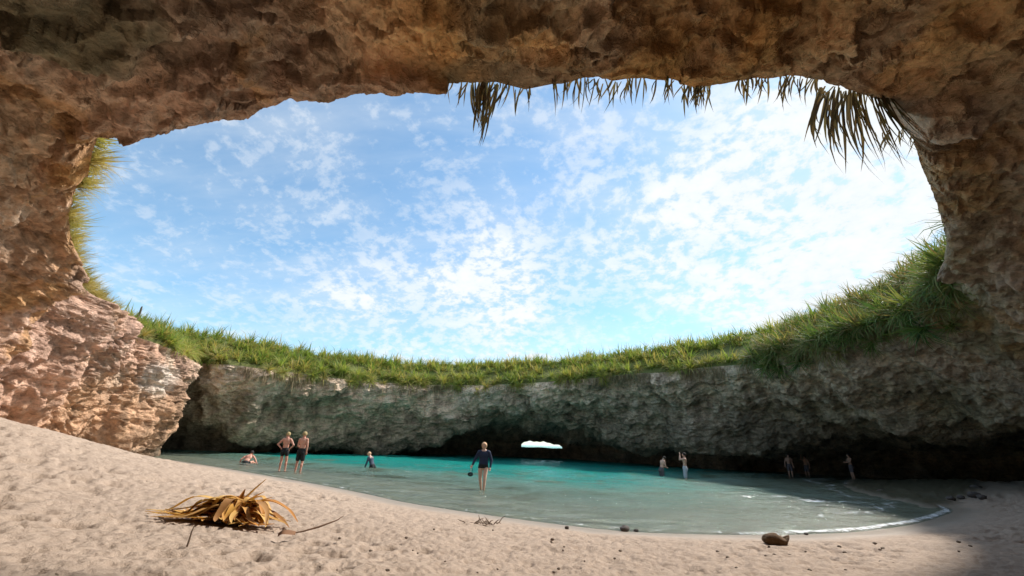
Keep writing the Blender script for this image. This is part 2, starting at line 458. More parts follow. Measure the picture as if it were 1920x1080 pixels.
def periodic(x, xp, fp):
    """periodic interpolation over the azimuth"""
    P2 = 2 * math.pi
    x0 = xp[0]
    xx = (x - x0) % P2
    xs = np.append((xp - x0), P2)
    fs = np.concatenate([fp, fp[:1]])
    if fs.ndim == 1:
        return np.interp(xx, xs, fs)
    return np.stack([np.interp(xx, xs, fs[:, i]) for i in range(fs.shape[1])], 1)

order = np.argsort(ka)
ka, kp, kc = ka[order], kp[order], kc[order]

# columns: denser where the rim is close to the camera
fine = np.linspace(ang0, ang0 + 2 * math.pi, 12001)
fr_xy = np.stack([periodic(fine, ang, rim_xyz[:, 0]), periodic(fine, ang, rim_xyz[:, 1])], 1)
seg = np.hypot(*np.diff(fr_xy, axis=0).T) + 0.002
wgt = seg / np.maximum(np.hypot(*(0.5 * (fr_xy[1:] + fr_xy[:-1])).T), 4) ** 0.85
cum = np.concatenate([[0], np.cumsum(wgt)])
NU = 1900
az = np.interp(np.arange(NU) / NU * cum[-1], cum, fine)
rim_p = np.stack([periodic(az, ang, rim_xyz[:, i]) for i in range(3)], 1)
# outward direction: mix of radial direction and the rim normal keeps it stable
rad = rim_p[:, :2] - CEN
rad /= np.linalg.norm(rad, axis=1)[:, None]
prof = periodic(az, ka, kp)
kern = np.ones(13) / 13
def smooth_cols(a, times=2):
    for _ in range(times):
        e = np.concatenate([a[-6:], a, a[:6]])
        a = np.stack([np.convolve(e[:, i], kern, 'valid') for i in range(a.shape[1])], 1)
    return a
prof = smooth_cols(prof)
colr = smooth_cols(periodic(az, ka, kc), 4)

# the sea tunnel at the back of the middle cave: the rock foot lifts off the water there
hole_dir = ray(1016, 835); hole_dir = math.atan2(hole_dir[0], hole_dir[1])

def crom(p0, p1, p2, p3, t):
    return 0.5 * ((2 * p1) + (-p0 + p2) * t + (2 * p0 - 5 * p1 + 4 * p2 - p3) * t ** 2 + (-p0 + 3 * p1 - 3 * p2 + p3) * t ** 3)

dr_pts = np.concatenate([np.zeros((NU, 1)), prof[:, 0::2]], 1)                     # rim, P1..P5
z_pts = np.concatenate([rim_p[:, 2:3], prof[:, 1::2]], 1)
rows_dr, rows_z = [], []
for sgi, cnt in enumerate((64, 64, 60, 36, 24)):
    a, b = sgi, sgi + 1
    pm, pn = max(a - 1, 0), min(b + 1, 5)
    for tt in np.linspace(0, 1, cnt, endpoint=(sgi == 4)):
        rows_dr.append(crom(dr_pts[:, pm], dr_pts[:, a], dr_pts[:, b], dr_pts[:, pn], tt))
        rows_z.append(crom(z_pts[:, pm], z_pts[:, a], z_pts[:, b], z_pts[:, pn], tt))
in_dr, in_z = np.array(rows_dr).T, np.array(rows_z).T                              # (NU, nin)
# top of the island: from the rim outwards, up a short slope, then flat, then the outer cliff
rise = np.interp((az - ang0) % (2 * math.pi), (np.array([rim_angle(*q) for q in
        [(185, 238), (850, 158), (1540, 149), (1752, 372), (1690, 592), (1500, 655), (1250, 697), (900, 722), (600, 706), (395, 683), (285, 640), (138, 510), (158, 330)]]) - ang0) % (2 * math.pi),
        [1.6, 3.0, 2.6, 3.2, 4.2, 3.3, 2.7, 2.5, 2.4, 2.2, 1.5, 0.9, 0.8])
rise = smooth_cols(rise[:, None], 6)[:, 0]
top = [(0.12, 0.16, 0), (0.35, 0.30, 0.02), (0.7, 0.40, 0.06), (1.2, 0.46, 0.13), (1.9, 0.50, 0.27), (2.7, 0.52, 0.44), (3.6, 0.55, 0.62), (4.6, 0.56, 0.80), (5.8, 0.58, 0.94),
       (7.2, 0.6, 1.0), (9, 0.6, 1.06), (12, 0.6, 1.08), (16, 0.6, 1.05), (22, 0.5, 1.0), (30, 0.4, 0.9), (34, 0, 0.6)]
tp_dr = np.array([[a] * NU for a, b, c in top]).T
tp_z = np.array([rim_p[:, 2] + b + c * rise for a, b, c in top]).T
out_dr = np.stack([np.full(NU, 36.0), np.full(NU, 37.0), np.full(NU, 37.5)], 1)
out_z = np.stack([rim_p[:, 2] * 0.7, np.full(NU, 2.6), np.full(NU, -3.0)], 1)

def world_pts(dr, z):
    xy = rim_p[:, None, :2] + rad[:, None, :] * dr[:, :, None]
    return np.concatenate([xy, z[:, :, None]], 2)

inner = world_pts(in_dr, in_z)
NIN = inner.shape[1]
# normals of the inner surface
du = np.roll(inner, -1, 0) - np.roll(inner, 1, 0)
dv = np.gradient(inner, axis=1)
nrm = np.cross(du, dv)
nrm /= np.linalg.norm(nrm, axis=2)[:, :, None] + 1e-9
cdir = np.concatenate([np.broadcast_to(CEN, (NU, NIN, 2)), np.full((NU, NIN, 1), 3.0)], 2) - inner
flip = np.sign((nrm * cdir).sum(2).mean())
nrm *= flip
P = inner.reshape(-1, 3)
dist_cam = np.linalg.norm(P - (0, 0, CAM_H), axis=1)
vrow = np.tile(np.arange(NIN), NU)
near = sstep(-dist_cam, -26, -10)
edge = sstep(vrow, 0, 26)
L1 = fbm(P / 4.2, 3, seed=3)
L2 = fbm(P / 1.5, 4, 0.55, seed=21, ridged=True)
strat = P @ np.array([[0.97, 0.1, 0.22], [-0.1, 0.98, 0.15], [-0.22, -0.15, 0.96]]).T
L3 = fbm(strat * (0.55, 0.55, 2.6), 4, 0.55, seed=41)
L4 = fbm(P / 0.45, 4, 0.6, seed=57, ridged=True)
L5 = worley(P / 0.9 + 0.35 * L4[:, None], 77)
# shallow terraces: the ceiling peels off in sheets
sheet = fbm(P * (0.30, 0.42, 0.3) + 4.0, 4, 0.5, seed=91)
terr = (np.floor(sheet * 6) + sstep((sheet * 6) % 1.0, 0.0, 0.14)) / 6.0
bed = (P[:, 2] + 0.42 * np.sqrt((P[:, 0] + 1) ** 2 + 9) + 0.08 * P[:, 1]) / 0.42 + 1.1 * L1 + 0.30 * L2
bi, bf = np.floor(bed), bed - np.floor(bed)
zz0 = np.zeros_like(bi)
bedv = _hash(bi, zz0, zz0, 5) * (1 - sstep(bf, 0.72, 1.0)) + _hash(bi + 1, zz0, zz0, 5) * sstep(bf, 0.72, 1.0)
bedv = bedv * (0.35 + 0.65 * sstep(fbm(P / 3.0, 2, seed=61), -0.25, 0.25))
blk = blocks(P / 0.75 + 0.25 * L4[:, None], 71)
blk2 = blocks(P / 0.30 + 0.2 * L4[:, None], 81)
amp_big = np.where(edge < 1, 0.15 + 0.85 * edge, 1.0)
disp = (0.55 * L1 * amp_big + 0.30 * L2 * amp_big + 0.24 * L3 * amp_big + 0.10 * L4 * (0.5 + 0.5 * edge)
        + 1.25 * terr * amp_big - 0.14 * sstep(-L5, -0.38, -0.10) * edge
        + 0.26 * bedv * (0.3 + 0.7 * edge) + 0.20 * blk * (0.35 + 0.65 * edge) * (1 - 0.5 * sstep(dist_cam, 22, 30)) + 0.07 * blk2 * (0.5 + 0.5 * edge) - 0.12)
# the lower sheet of the roof on the left ends in a ledge behind the rim
LEDGE = [(60, 300), (120, 235), (200, 175), (270, 150), (330, 120), (400, 90), (440, 72), (470, 95), (520, 118), (560, 126), (640, 132), (760, 138), (840, 150)]
lp = np.array([at(*q, 8.55)[:2] for q in LEDGE])
la = np.unwrap(np.arctan2(lp[:, 1] - CEN[1], lp[:, 0] - CEN[0]))
lr = np.hypot(*(lp - CEN).T)
paz_ = np.repeat(az, NIN)
paz_ = la[0] + np.angle(np.exp(1j * (paz_ - la[0])))
pr_ = np.hypot(*(P[:, :2] - CEN).T)
lo_ = np.argsort(la)
lim = np.interp(paz_, la[lo_], lr[lo_], left=0, right=0)
in_sheet = sstep(lim - pr_ + 0.12 * L4 + 0.10 * L2, -0.04, 0.10) * (lim > 0) * (P[:, 2] > 5) * (dist_cam < 17)
disp = disp + 0.30 * in_sheet
P2 = P + nrm.reshape(-1, 3) * disp[:, None]
P2[:, 2] = np.where(vrow < 200, np.minimum(P2[:, 2], np.repeat(rim_p[:, 2], NIN) + 0.05 + 0.35 * np.maximum(in_dr.reshape(-1), 0)), P2[:, 2])
# lift the rock foot off the water where the tunnel leads to the open sea
paz = np.arctan2(P2[:, 0], P2[:, 1])
pd = np.hypot(P2[:, 0], P2[:, 1])
hx = (paz - hole_dir) * 58.0                                       # metres across the tunnel mouth
low = 1.30 + 0.62 * np.sqrt(np.clip(1 - (hx / 2.5) ** 2, 0, 1)) ** 0.7 - 0.07 * hx + 0.05 * np.sin(hx * 3.1 + 0.6) + 0.04 * np.sin(hx * 7.3)
tun = (np.abs(hx) < 2.45) & (vrow > NIN - 62) & (pd > 40)
sill = 1.24 + 0.03 * np.sin(hx * 2 + 2)
upper = P2[:, 2] > 1.45
P2[:, 2] = np.where(tun & upper, np.maximum(P2[:, 2], low), np.where(tun, np.minimum(P2[:, 2], sill), P2[:, 2]))
# colours of the stone
zone = sstep(fbm(P / 2.6 + 7, 4, 0.55, seed=111), -0.22, 0.24)
zrel = (P[:, 2] - 1.0) / 5.5
cc = np.repeat(colr, NIN, 0)
farw = sstep(dist_cam, 24, 32)                                     # far walls: damp and green below, dry above
zone_f = np.clip(sstep(zrel + 0.30 * L1 + 0.15 * L3, 0.92, 0.45), 0, 1)
zz = zone * (1 - farw) + zone_f * farw
tintc = cc[:, :3] * (1 - zz[:, None]) + cc[:, 3:] * zz[:, None]
shc = in_sheet[:, None] * 0.75
tintc = tintc * (1 - shc) + (np.array([0.42, 0.27, 0.19]) * (1 - zone[:, None]) + np.array([0.42, 0.225, 0.10]) * zone[:, None]) * shc
fe = sstep(fbm(P / 1.3 + 3, 4, 0.6, seed=131), 0.08, 0.42)[:, None] * (1 - 0.85 * farw[:, None])
tintc = tintc * (0.86 + 0.28 * _hash(bi, zz0, zz0, 15))[:, None] * (0.90 + 0.22 * blk)[:, None]        # beds and broken faces differ in tone
tintc = tintc * (1 - 0.55 * fe) + np.array([0.42, 0.22, 0.07]) * 0.55 * fe      # iron stains
strk = fbm(P * (1.5, 1.5, 0.16), 4, 0.6, seed=161)
pale = sstep(strk, 0.02, 0.40)[:, None] * farw[:, None] * sstep(zrel, 0.25, 0.75)[:, None]
tintc = tintc * (1 - 0.55 * pale) + np.array([0.52, 0.44, 0.35]) * 0.55 * pale
drk = sstep(-strk, 0.06, 0.40)[:, None] * farw[:, None]
tintc = tintc * (1 - 0.45 * drk)
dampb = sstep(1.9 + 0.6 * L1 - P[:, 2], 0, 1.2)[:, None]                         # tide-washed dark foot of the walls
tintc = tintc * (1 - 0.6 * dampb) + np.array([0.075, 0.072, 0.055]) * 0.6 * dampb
wp = at(300, 712, 4.2)
# a white guano patch on the pink wall
hitd = np.degrees(np.arccos(np.clip(((P2 - (0, 0, CAM_H)) / np.linalg.norm(P2 - (0, 0, CAM_H), axis=1)[:, None]) @ (ray(298, 712) / np.linalg.norm(ray(298, 712))), -1, 1)))
ptch = (sstep(-hitd + 0.5 * L4, -1.9, -0.8) * (dist_cam > 16))[:, None]
tintc = tintc * (1 - ptch * 0.6) + np.array([0.58, 0.53, 0.47]) * ptch * 0.6
gf = grid_faces(NU, NIN, True)
gu = (tun & upper)[gf]; gl_ = (tun & ~upper)[gf]
gf = gf[~(gu.any(1) & gl_.any(1))]
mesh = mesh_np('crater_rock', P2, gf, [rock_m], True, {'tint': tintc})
link('cliff', mesh, kind='structure')

# ground on top of the island
t0 = np.concatenate([P2.reshape(NU, NIN, 3)[:, :1, :], world_pts(tp_dr, tp_z), world_pts(out_dr, out_z)], 1)
NT_ = t0.shape[1]
tpn = fbm(t0.reshape(-1, 3) / 2.2, 3, seed=151).reshape(NU, NT_)
amt = np.array([0] + [0.03, 0.07, 0.12, 0.15] + [0.22] * (NT_ - 5))
t0[:, :, 2] += tpn * amt[None, :]
ox = np.arctan2(t0[:, -3:, 0], t0[:, -3:, 1])
gap = np.abs((ox - hole_dir) * 58.0) < 6
t0[:, -3:, 2] = np.where(gap, np.maximum(t0[:, -3:, 2], 4.5), t0[:, -3:, 2])
rimrock = np.zeros((NU, NT_)); rimrock[:, :3] = 1
mesh = mesh_np('island_top', t0.reshape(-1, 3), grid_faces(NU, NT_, True), [ground_m], True)
link('hilltop_ground', mesh, kind='structure')

# ------------------------------------------------------------------ beach and sea floor
SHORE_PX = [(245, 851), (300, 859), (352, 867), (430, 879), (500, 891), (570, 903), (640, 916), (700, 928), (760, 941), (860, 957), (960, 971), (1070, 985), (1180, 996),
            (1290, 1000), (1400, 1002), (1500, 1001), (1600, 996), (1690, 985), (1750, 970), (1780, 957), (1752, 946), (1700, 936), (1650, 927), (1610, 914), (1585, 905)]
shore = [np.array([-46, 24.0]), np.array([-29, 23.6])] + [at(*p, 0)[:2] for p in SHORE_PX] + [np.array([23.5, 30.8]), np.array([26.5, 31.5]), np.array([32, 31]), np.array([45, 27])]
shore = np.array(shore)
def resample(pts, per=6):
    out = []
    n = len(pts)
    for i in range(n - 1):
        for tt in np.linspace(0, 1, per, endpoint=False):
            out.append(crom(pts[max(i - 1, 0)], pts[i], pts[i + 1], pts[min(i + 2, n - 1)], tt))
    out.append(pts[-1])
    return np.array(out)
shore = resample(shore)
poly = np.concatenate([shore, [[120, 20], [120, -120], [-120, -120], [-120, 24]]])

def shore_dist(xy):
    """signed distance to the waterline, positive on land"""
    best = np.full(len(xy), 1e9)
    for a, b in zip(shore[:-1], shore[1:]):
        ab = b - a
        tt = np.clip(((xy - a) @ ab) / (ab @ ab), 0, 1)
        d2 = ((xy - a - tt[:, None] * ab) ** 2).sum(1)
        best = np.minimum(best, d2)
    ins = np.zeros(len(xy), bool)
    q = np.roll(poly, -1, 0)
    for (x1, y1), (x2, y2) in zip(poly, q):
        if y1 == y2:
            continue
        cross = ((y1 > xy[:, 1]) != (y2 > xy[:, 1])) & (xy[:, 0] < (x2 - x1) * (xy[:, 1] - y1) / (y2 - y1) + x1)
        ins ^= cross
    return np.sqrt(best) * np.where(ins, 1, -1)

def sand_base(xy):
    s = shore_dist(xy)
    land = 0.055 * s + 0.035 * np.clip(s - 0.8, 0, 30)
    land = np.where(land > 0.75, 0.75 + (land - 0.75) * 0.25, land)
    sea = -(0.03 * -s + (0.003 + 0.0045 * sstep(-xy[:, 0], 1, 13)) * s * s)
    z = np.where(s > 0, land, np.maximum(sea, -2.6))
    on = sstep(s, 0.3, 3.5)
    z = z + on * 1.15 * np.exp(-(((xy[:, 0] + 13.2) / 5.2) ** 2 + ((xy[:, 1] - 9.6) / 4.6) ** 2))
    z = z + on * 0.55 * np.exp(-(((xy[:, 0] - 18.5) / 5.0) ** 2 + ((xy[:, 1] - 11.5) / 5.0) ** 2))
    out = np.hypot(xy[:, 0] + 1, xy[:, 1] - 15)
    z = np.where(out > 62, z - (out - 62) * 0.4, z)
    return z, s

def sand_height(x, y):
    xy = np.array([[x, y]])
    return float(sand_base(xy)[0][0])

angs = np.concatenate([np.radians(np.linspace(-64, 64, 760)), np.radians(np.linspace(64, 296, 74))[1:-1]])
rr = np.concatenate([[0.02, 0.5], np.geomspace(1.2, 24, 370), np.geomspace(24, 110, 60)[1:]])
A, Rr = np.meshgrid(angs, rr, indexing='ij')
xy = np.stack([np.sin(A) * Rr, np.cos(A) * Rr], -1).reshape(-1, 2)
z, s = sand_base(xy)
p3 = np.concatenate([xy, np.zeros((len(xy), 1))], 1)
fade = sstep(s, 0.35, 1.9)
lump = fbm(p3 / 0.85, 4, 0.55, seed=201)
fine_l = fbm(p3 / 0.22, 3, 0.55, seed=221)
f1 = worley(p3 * (2.1, 1.75, 1) + 0.35 * lump[:, None] * (1, 1, 0), 231)                 # old footprints
f2 = worley(p3 * (4.6, 3.8, 1) + 0.5 * lump[:, None] * (1, 1, 0) + 17 * np.array([1, 1, 0]), 241)
f3 = worley(p3 * (9.5, 8.0, 1) + 0.5 * fine_l[:, None] * (1, 1, 0), 247)
foot = sstep(fbm(p3 / 2.4, 3, seed=261), -0.15, 0.30)
z = z + fade * (0.048 * lump + 0.016 * fine_l - 0.10 * sstep(-f1, -0.34, -0.10) * (0.25 + 0.75 * foot) - 0.050 * sstep(-f2, -0.36, -0.08) * (0.35 + 0.65 * foot) - 0.022 * sstep(-f3, -0.34, -0.08)
                + 0.014 * sstep(-np.abs(f1 - 0.47), -0.12, 0) * foot)
z = z + 0.10 * fbm(p3 / 5.0, 2, seed=251) * sstep(s, 1, 6)
wet = np.clip(sstep(-(s + 0.25 * lump), -1.1, -0.25), 0, 1)
# the damp bank under the right-hand wall
wet = np.maximum(wet, 0.85 * sstep(xy[:, 0] - 0.25 * xy[:, 1] + 0.8 * lump, 11.6, 13.0) * sstep(xy[:, 1] - 0.42 * xy[:, 0] + 0.8 * lump, 9.0, 11.0))
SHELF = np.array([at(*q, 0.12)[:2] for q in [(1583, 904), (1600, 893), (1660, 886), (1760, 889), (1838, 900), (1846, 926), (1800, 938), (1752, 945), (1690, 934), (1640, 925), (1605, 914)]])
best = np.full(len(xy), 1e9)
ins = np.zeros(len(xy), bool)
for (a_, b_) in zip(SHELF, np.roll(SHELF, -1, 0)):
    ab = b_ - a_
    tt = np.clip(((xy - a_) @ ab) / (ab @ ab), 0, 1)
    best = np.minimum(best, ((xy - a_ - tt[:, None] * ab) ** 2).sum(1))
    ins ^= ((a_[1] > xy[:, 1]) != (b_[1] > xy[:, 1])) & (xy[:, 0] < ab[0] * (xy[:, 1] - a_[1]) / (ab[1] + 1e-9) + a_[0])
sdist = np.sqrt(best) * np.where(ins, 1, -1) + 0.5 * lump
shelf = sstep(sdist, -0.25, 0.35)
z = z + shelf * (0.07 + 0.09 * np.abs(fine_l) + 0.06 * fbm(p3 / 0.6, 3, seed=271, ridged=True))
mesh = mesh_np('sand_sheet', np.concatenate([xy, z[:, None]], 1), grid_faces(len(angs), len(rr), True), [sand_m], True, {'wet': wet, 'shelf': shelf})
link('beach', mesh, kind='structure')

# ------------------------------------------------------------------ the sea, inside the crater and out to the horizon
angs = np.concatenate([np.radians(np.linspace(-62, 62, 460)), np.radians(np.linspace(62, 298, 60))[1:-1]])
rr = np.concatenate([np.geomspace(7.0, 70, 320), np.geomspace(70, 9000, 40)[1:]])
A, Rr = np.meshgrid(angs, rr, indexing='ij')
xy = np.stack([np.sin(A) * Rr, np.cos(A) * Rr], -1).reshape(-1, 2)
z, s = sand_base(xy)
p3 = np.concatenate([xy, np.zeros((len(xy), 1))], 1)
dpt = np.clip(-z, 0, 3)
dpt[np.hypot(xy[:, 0], xy[:, 1]) > 60] = 3.0
wav = 0.045 * fbm(p3 * (0.55, 0.95, 1), 3, seed=301) + 0.030 * fbm(p3 * (1.7, 2.4, 1), 3, seed=311, ridged=True)
big_w = 0.09 * fbm(p3 @ np.array([[0.97, 0.25, 0], [-0.25, 0.97, 0], [0, 0, 1]]).T * (0.22, 0.62, 1), 3, 0.5, seed=321)
swell = 0.04 * np.sin((-s) * 1.25 + 1.6 * fbm(p3 / 6.0, 2, seed=317)) * sstep(-s, 0.5, 3) * sstep(s, -18, -9)
zw = (wav + swell + big_w * sstep(-s, 0.8, 4.0)) * sstep(-s, 0.1, 1.2)
zw += 0.035 * sstep(-np.abs(s + 0.15), -0.30, 0)                       # rounded lip of the swash
edge_n = fbm(p3 / 1.6, 3, seed=331)
right = sstep(xy[:, 0], 2.0, 9.0)
foam = sstep(-np.abs(s + 0.06 + 0.10 * edge_n), -0.22, -0.03) * (0.40 + 0.20 * right)
foam = np.maximum(foam, 0.52 * sstep(-np.abs(s + 1.6 + 1.0 * edge_n), -0.45, 0) * right)
milk = sstep(-s, 0.0, 0.7) * sstep(s, -4.5, -1.2) * (0.50 - 0.22 * right)
pc = at(1530, 938, 0)[:2]
blob = np.exp(-(((xy[:, 0] - pc[0]) / 3.6) ** 2 + ((xy[:, 1] - pc[1]) / 3.4) ** 2))
foam = np.maximum(foam, blob * (0.40 + 0.45 * fbm(p3 * (0.7, 1.6, 1), 4, seed=341)))
foam = np.clip(foam, 0, 1)
mesh = mesh_np('sea_surface', np.concatenate([xy, zw[:, None]], 1), grid_faces(len(angs), len(rr), True), [water_m], True, {'depth': dpt, 'foam': foam, 'milk': milk})
link('sea', mesh, kind='structure')

# ------------------------------------------------------------------ plants
def blade(base, az_, el, length, width, droop, segs=4, twist=0.0, fold=0.35):
    """one tapering, folded leaf that bends under its weight: verts, quads"""
    d = np.array([math.cos(az_) * math.cos(el), math.sin(az_) * math.cos(el), math.sin(el)])
    p = np.array(base, float)
    V = []
    for i in range(segs + 1):
        f = i / segs
        hw = width * 0.5 * (0.55 + 0.9 * f if f < 0.35 else max(0.03, (1 - f) / 0.65 * 0.865))
        side = np.cross(d, (0, 0, 1))
        n_ = np.linalg.norm(side)
        side = side / n_ if n_ > 1e-3 else np.array([-math.sin(az_), math.cos(az_), 0])
        up = np.cross(side, d)
        sd_ = side * math.cos(twist * f) + up * math.sin(twist * f)
        up = np.cross(sd_, d)
        V += [p - sd_ * hw + up * hw * fold, p, p + sd_ * hw + up * hw * fold]
        p = p + d * (length / segs)
        d = d + np.array([0, 0, -droop / segs])
        d /= np.linalg.norm(d)
    Q = []
    for i in range(segs):
        a = i * 3
        Q += [(a, a + 1, a + 4, a + 3), (a + 1, a + 2, a + 5, a + 4)]
    return np.array(V), np.array(Q)

def merge(parts):
    V, Q, S, off = [], [], [], 0
    for v, q, s_ in parts:
        V.append(v); Q.append(q + off); S.append(np.full(len(v), s_)); off += len(v)
    return np.concatenate(V), np.concatenate(Q), np.concatenate(S)

def tussock_arrays(rg, n=46, flat=False, L=(0.55, 1.0), width=0.045, droop=1.1, segs=4, spread=1.0, lo=0.25):
    parts = []
    for i in range(n):
        a = rg.uniform(0, 2 * math.pi)
        e = rg.uniform(lo, 1.45) if spread == 1 else rg.uniform(lo, 1.3)
        r0 = rg.uniform(0.0, 0.10)
        v, q = blade((math.cos(a) * r0, math.sin(a) * r0, -0.02), a + rg.normal(0, 0.25), e, rg.uniform(*L), width * rg.uniform(0.7, 1.25),
                     droop * rg.uniform(0.4, 1.5), segs, rg.normal(0, 0.3))
        if flat:
            v = v.reshape(-1, 3, 3)[:, (0, 2)].reshape(-1, 3)
            q = np.array([(2 * k, 2 * k + 1, 2 * k + 3, 2 * k + 2) for k in range(segs)])
        parts.append((v, q, rg.random() * 0.45 + (0.35 if rg.random() < 0.12 else 0)))
    return merge(parts)

def tussock_mesh(name, mat, seed, **kw):
    v, q, s_ = tussock_arrays(np.random.default_rng(seed), **kw)
    return mesh_np(name, v, q, [mat], True, {'shade': s_})

tus = {
    'green': [tussock_mesh('green_tussock', green_m, 10 + i, n=58, L=(0.7, 1.3), width=0.06, droop=1.9) for i in range(5)],
    'lush': [tussock_mesh('lush_tussock', lush_m, 30 + i, n=66, L=(0.7, 1.35), width=0.06, droop=1.8) for i in range(5)],
    'olive': [tussock_mesh('bleached_tussock', olive_m, 50 + i, n=64, L=(0.5, 1.0), width=0.030, droop=1.0) for i in range(4)],
}
topg = t0                                                          # (NU, NT_, 3) ground after displacement
def to_px(p):
    v = np.asarray(p, float) - (0, 0, CAM_H)
    f_ = v @ cF
    return 960 + FPX * (v @ cR) / f_, 540 - FPX * (v @ cU) / f_, f_

def ground_at(j, dr):
    """point on the island top at column j, dr metres out from the rim"""
    drs = np.concatenate([[0], tp_dr[j]])
    col = topg[j, :NT_ - 3]
    return np.array([np.interp(dr, drs, col[:, k]) for k in range(3)])

azn = (az - ang0) % (2 * math.pi)
def col_at(px, py):
    return int(np.argmin(np.abs(np.angle(np.exp(1j * (az - rim_angle(px, py)))))))
def cols_between(p, q):
    a, b = col_at(*p), col_at(*q)
    return a, (b if b > a else b + NU)

def pick_cols(p, q, n, rg):
    """column indices between two rim anchors, evenly spread along the metres of the rim"""
    a, b = cols_between(p, q)
    idx = np.arange(a, b) % NU
    ds = np.hypot(*np.diff(rim_p[np.append(idx, (idx[-1] + 1) % NU)][:, :2], axis=0).T)
    cs = np.cumsum(ds)
    return idx[np.clip(np.searchsorted(cs, rg.random(n) * cs[-1]), 0, len(idx) - 1)], cs[-1]

def plant(kind, name, p, sc, label, group, lean=None, rg=rng):
    me = tus[kind][int(rg.integers(len(tus[kind])))]
    o = link(name, me, None, label, 'plant', group, None, tuple(p))
    o.rotation_euler = (0, 0, rg.uniform(0, 6.28))
    if lean is not None:
        q = Vector((0, 0, 1)).rotation_difference(Vector(lean).normalized())
        o.rotation_euler = (q.to_matrix() @ Matrix.Rotation(rg.uniform(0, 6.28), 3, 'Z')).to_euler()
    o.scale = (sc, sc, sc * rg.uniform(0.85, 1.15))
    return o

# right-hand slope: big lush tussocks spilling over the rim
rg = np.random.default_rng(401)
cols, _ = pick_cols((1786, 505), (1400, 682), 110, rg)
for j in cols:
    dr = abs(rg.normal(0, 1.0)) * 2.6 if rg.random() < 0.6 else rg.uniform(-0.05, 0.5)
    p = ground_at(j, max(dr, 0.02))
    out = -rad[j] * (0.75 if dr < 0.5 else 0.25)
    over = dr < 0.5
    plant('lush', 'grass_tussock', p - np.array([0, 0, 0.03]), rg.uniform(0.9, 1.6),
          'long-leaved green tussock spilling over the rim above the overhanging brown wall' if over else 'long-leaved green tussock growing on the slope above the overhanging brown wall',
          'tussocks over the edge of the right rim' if over else 'tussocks on the right slope', (out[0], out[1], 0.8))
# left rim: sun-bleached tufts
cols, _ = pick_cols((285, 640), (185, 238), 105, rg)
for j in cols:
    dr = abs(rg.normal(0, 0.45))
    p = ground_at(j, dr)
    out = -rad[j] * (1.3 if dr < 0.6 else 0.4)
    plant('olive', 'bleached_tussock', p - np.array([0, 0, 0.03]), rg.uniform(0.7, 1.15), 'yellow-olive bleached tussock on the rim above the sunlit pink wall',
          'bleached tussocks along the left rim', (out[0], out[1], 0.8))
# far rim: the front row stands out one by one
cols, _ = pick_cols((1400, 682), (318, 652), 110, rg)
for j in cols:
    dr = rg.uniform(0.0, 0.9)
    p = ground_at(j, dr)
    out = -rad[j] * rg.uniform(0.2, 0.7)
    plant('green', 'green_tussock', p - np.array([0, 0, 0.03]), rg.uniform(0.8, 1.4), 'bright green spiky tussock on the very edge of the shaded back cliff',
          'tussocks along the edge of the far rim', (out[0], out[1], 0.8))

G3 = P2.reshape(NU, NIN, 3)
N3 = nrm.reshape(NU, NIN, 3)
cols, _ = pick_cols((1786, 505), (1400, 682), 46, rg)
for j in cols:
    k = int(min(abs(rg.normal(0, 16)) + 3, 48))
    nv = N3[j, k]
    plant('lush', 'grass_tussock', G3[j, k] - nv * 0.03, rg.uniform(0.7, 1.25), 'long-leaved tussock rooted in the rock just below the green slope, hanging down the brown wall',
          'tussocks hanging on the brown wall', (nv[0] - rad[j][0] * 0.5, nv[1] - rad[j][1] * 0.5, nv[2] + 0.35))
cols, _ = pick_cols((1250, 697), (430, 684), 30, rg)
for j in cols:
    k = int(min(abs(rg.normal(0, 9)) + 2, 30))
    nv = N3[j, k]
    plant('green', 'green_tussock', G3[j, k] - nv * 0.03, rg.uniform(0.6, 1.0), 'small bright tussock rooted in the top of the grey back cliff, below the plant band',
          'tussocks rooted in the back cliff', (nv[0], nv[1], nv[2] + 0.5))

def plant_cover(name, spots, mat, L, width, droop, n, label, seed):
    """thick plant cover nobody could count: one mesh"""
    rg = np.random.default_rng(seed)
    protos = [tussock_arrays(np.random.default_rng(seed + i), n=n, L=L, width=width, droop=droop, segs=3, flat=True) for i in range(8)]
    V, Q, S, off = [], [], [], 0
    for p, sc, nv in spots:
        v, q, s_ = protos[int(rg.integers(8))]
        a = rg.uniform(0, 6.28)
        Rz = np.array([[math.cos(a), -math.sin(a), 0], [math.sin(a), math.cos(a), 0], [0, 0, 1]])
        vv = (v @ Rz.T) * sc
        vv = vv + np.outer(vv[:, 2], nv)
        V.append(vv + p); Q.append(q + off); S.append((s_ * 0.7 + rg.random() * 0.75) % 1.0); off += len(v)
    me = mesh_np(name, np.concatenate(V), np.concatenate(Q), [mat], True, {'shade': np.concatenate(S)})
    return link(name, me, None, label, 'plants', None, 'stuff')

spots = []
cols, arc = pick_cols((1500, 655), (250, 628), 2600, rg)
for j in cols:
    dr = rg.uniform(0.2, 7.5)
    if vnoise(np.array([[j * 0.045, dr * 0.8, 0.0]]), 9)[0] < 0.24:
        continue
    spots.append((ground_at(j, dr) - np.array([0, 0, 0.04]), 0.5 + 1.0 * rg.random() ** 2.2, np.append(-rad[j] * 0.15, 0)))
plant_cover('meadow_plants', spots, green_m, (0.65, 1.25), 0.065, 1.5, 26, 'thick band of spiky green plants along the far rim', 501)
spots = []
cols, arc = pick_cols((1778, 440), (1400, 682), 700, rg)
for j in cols:
    spots.append((ground_at(j, rg.uniform(0.1, 7)) - np.array([0, 0, 0.04]), 0.5 + 1.1 * rg.random() ** 2.2, np.append(-rad[j] * 0.2, 0)))
plant_cover('slope_plants', spots, lush_m, (0.6, 1.1), 0.055, 1.5, 30, 'dense undergrowth of long green leaves between the tussocks on the slope', 521)
spots = []
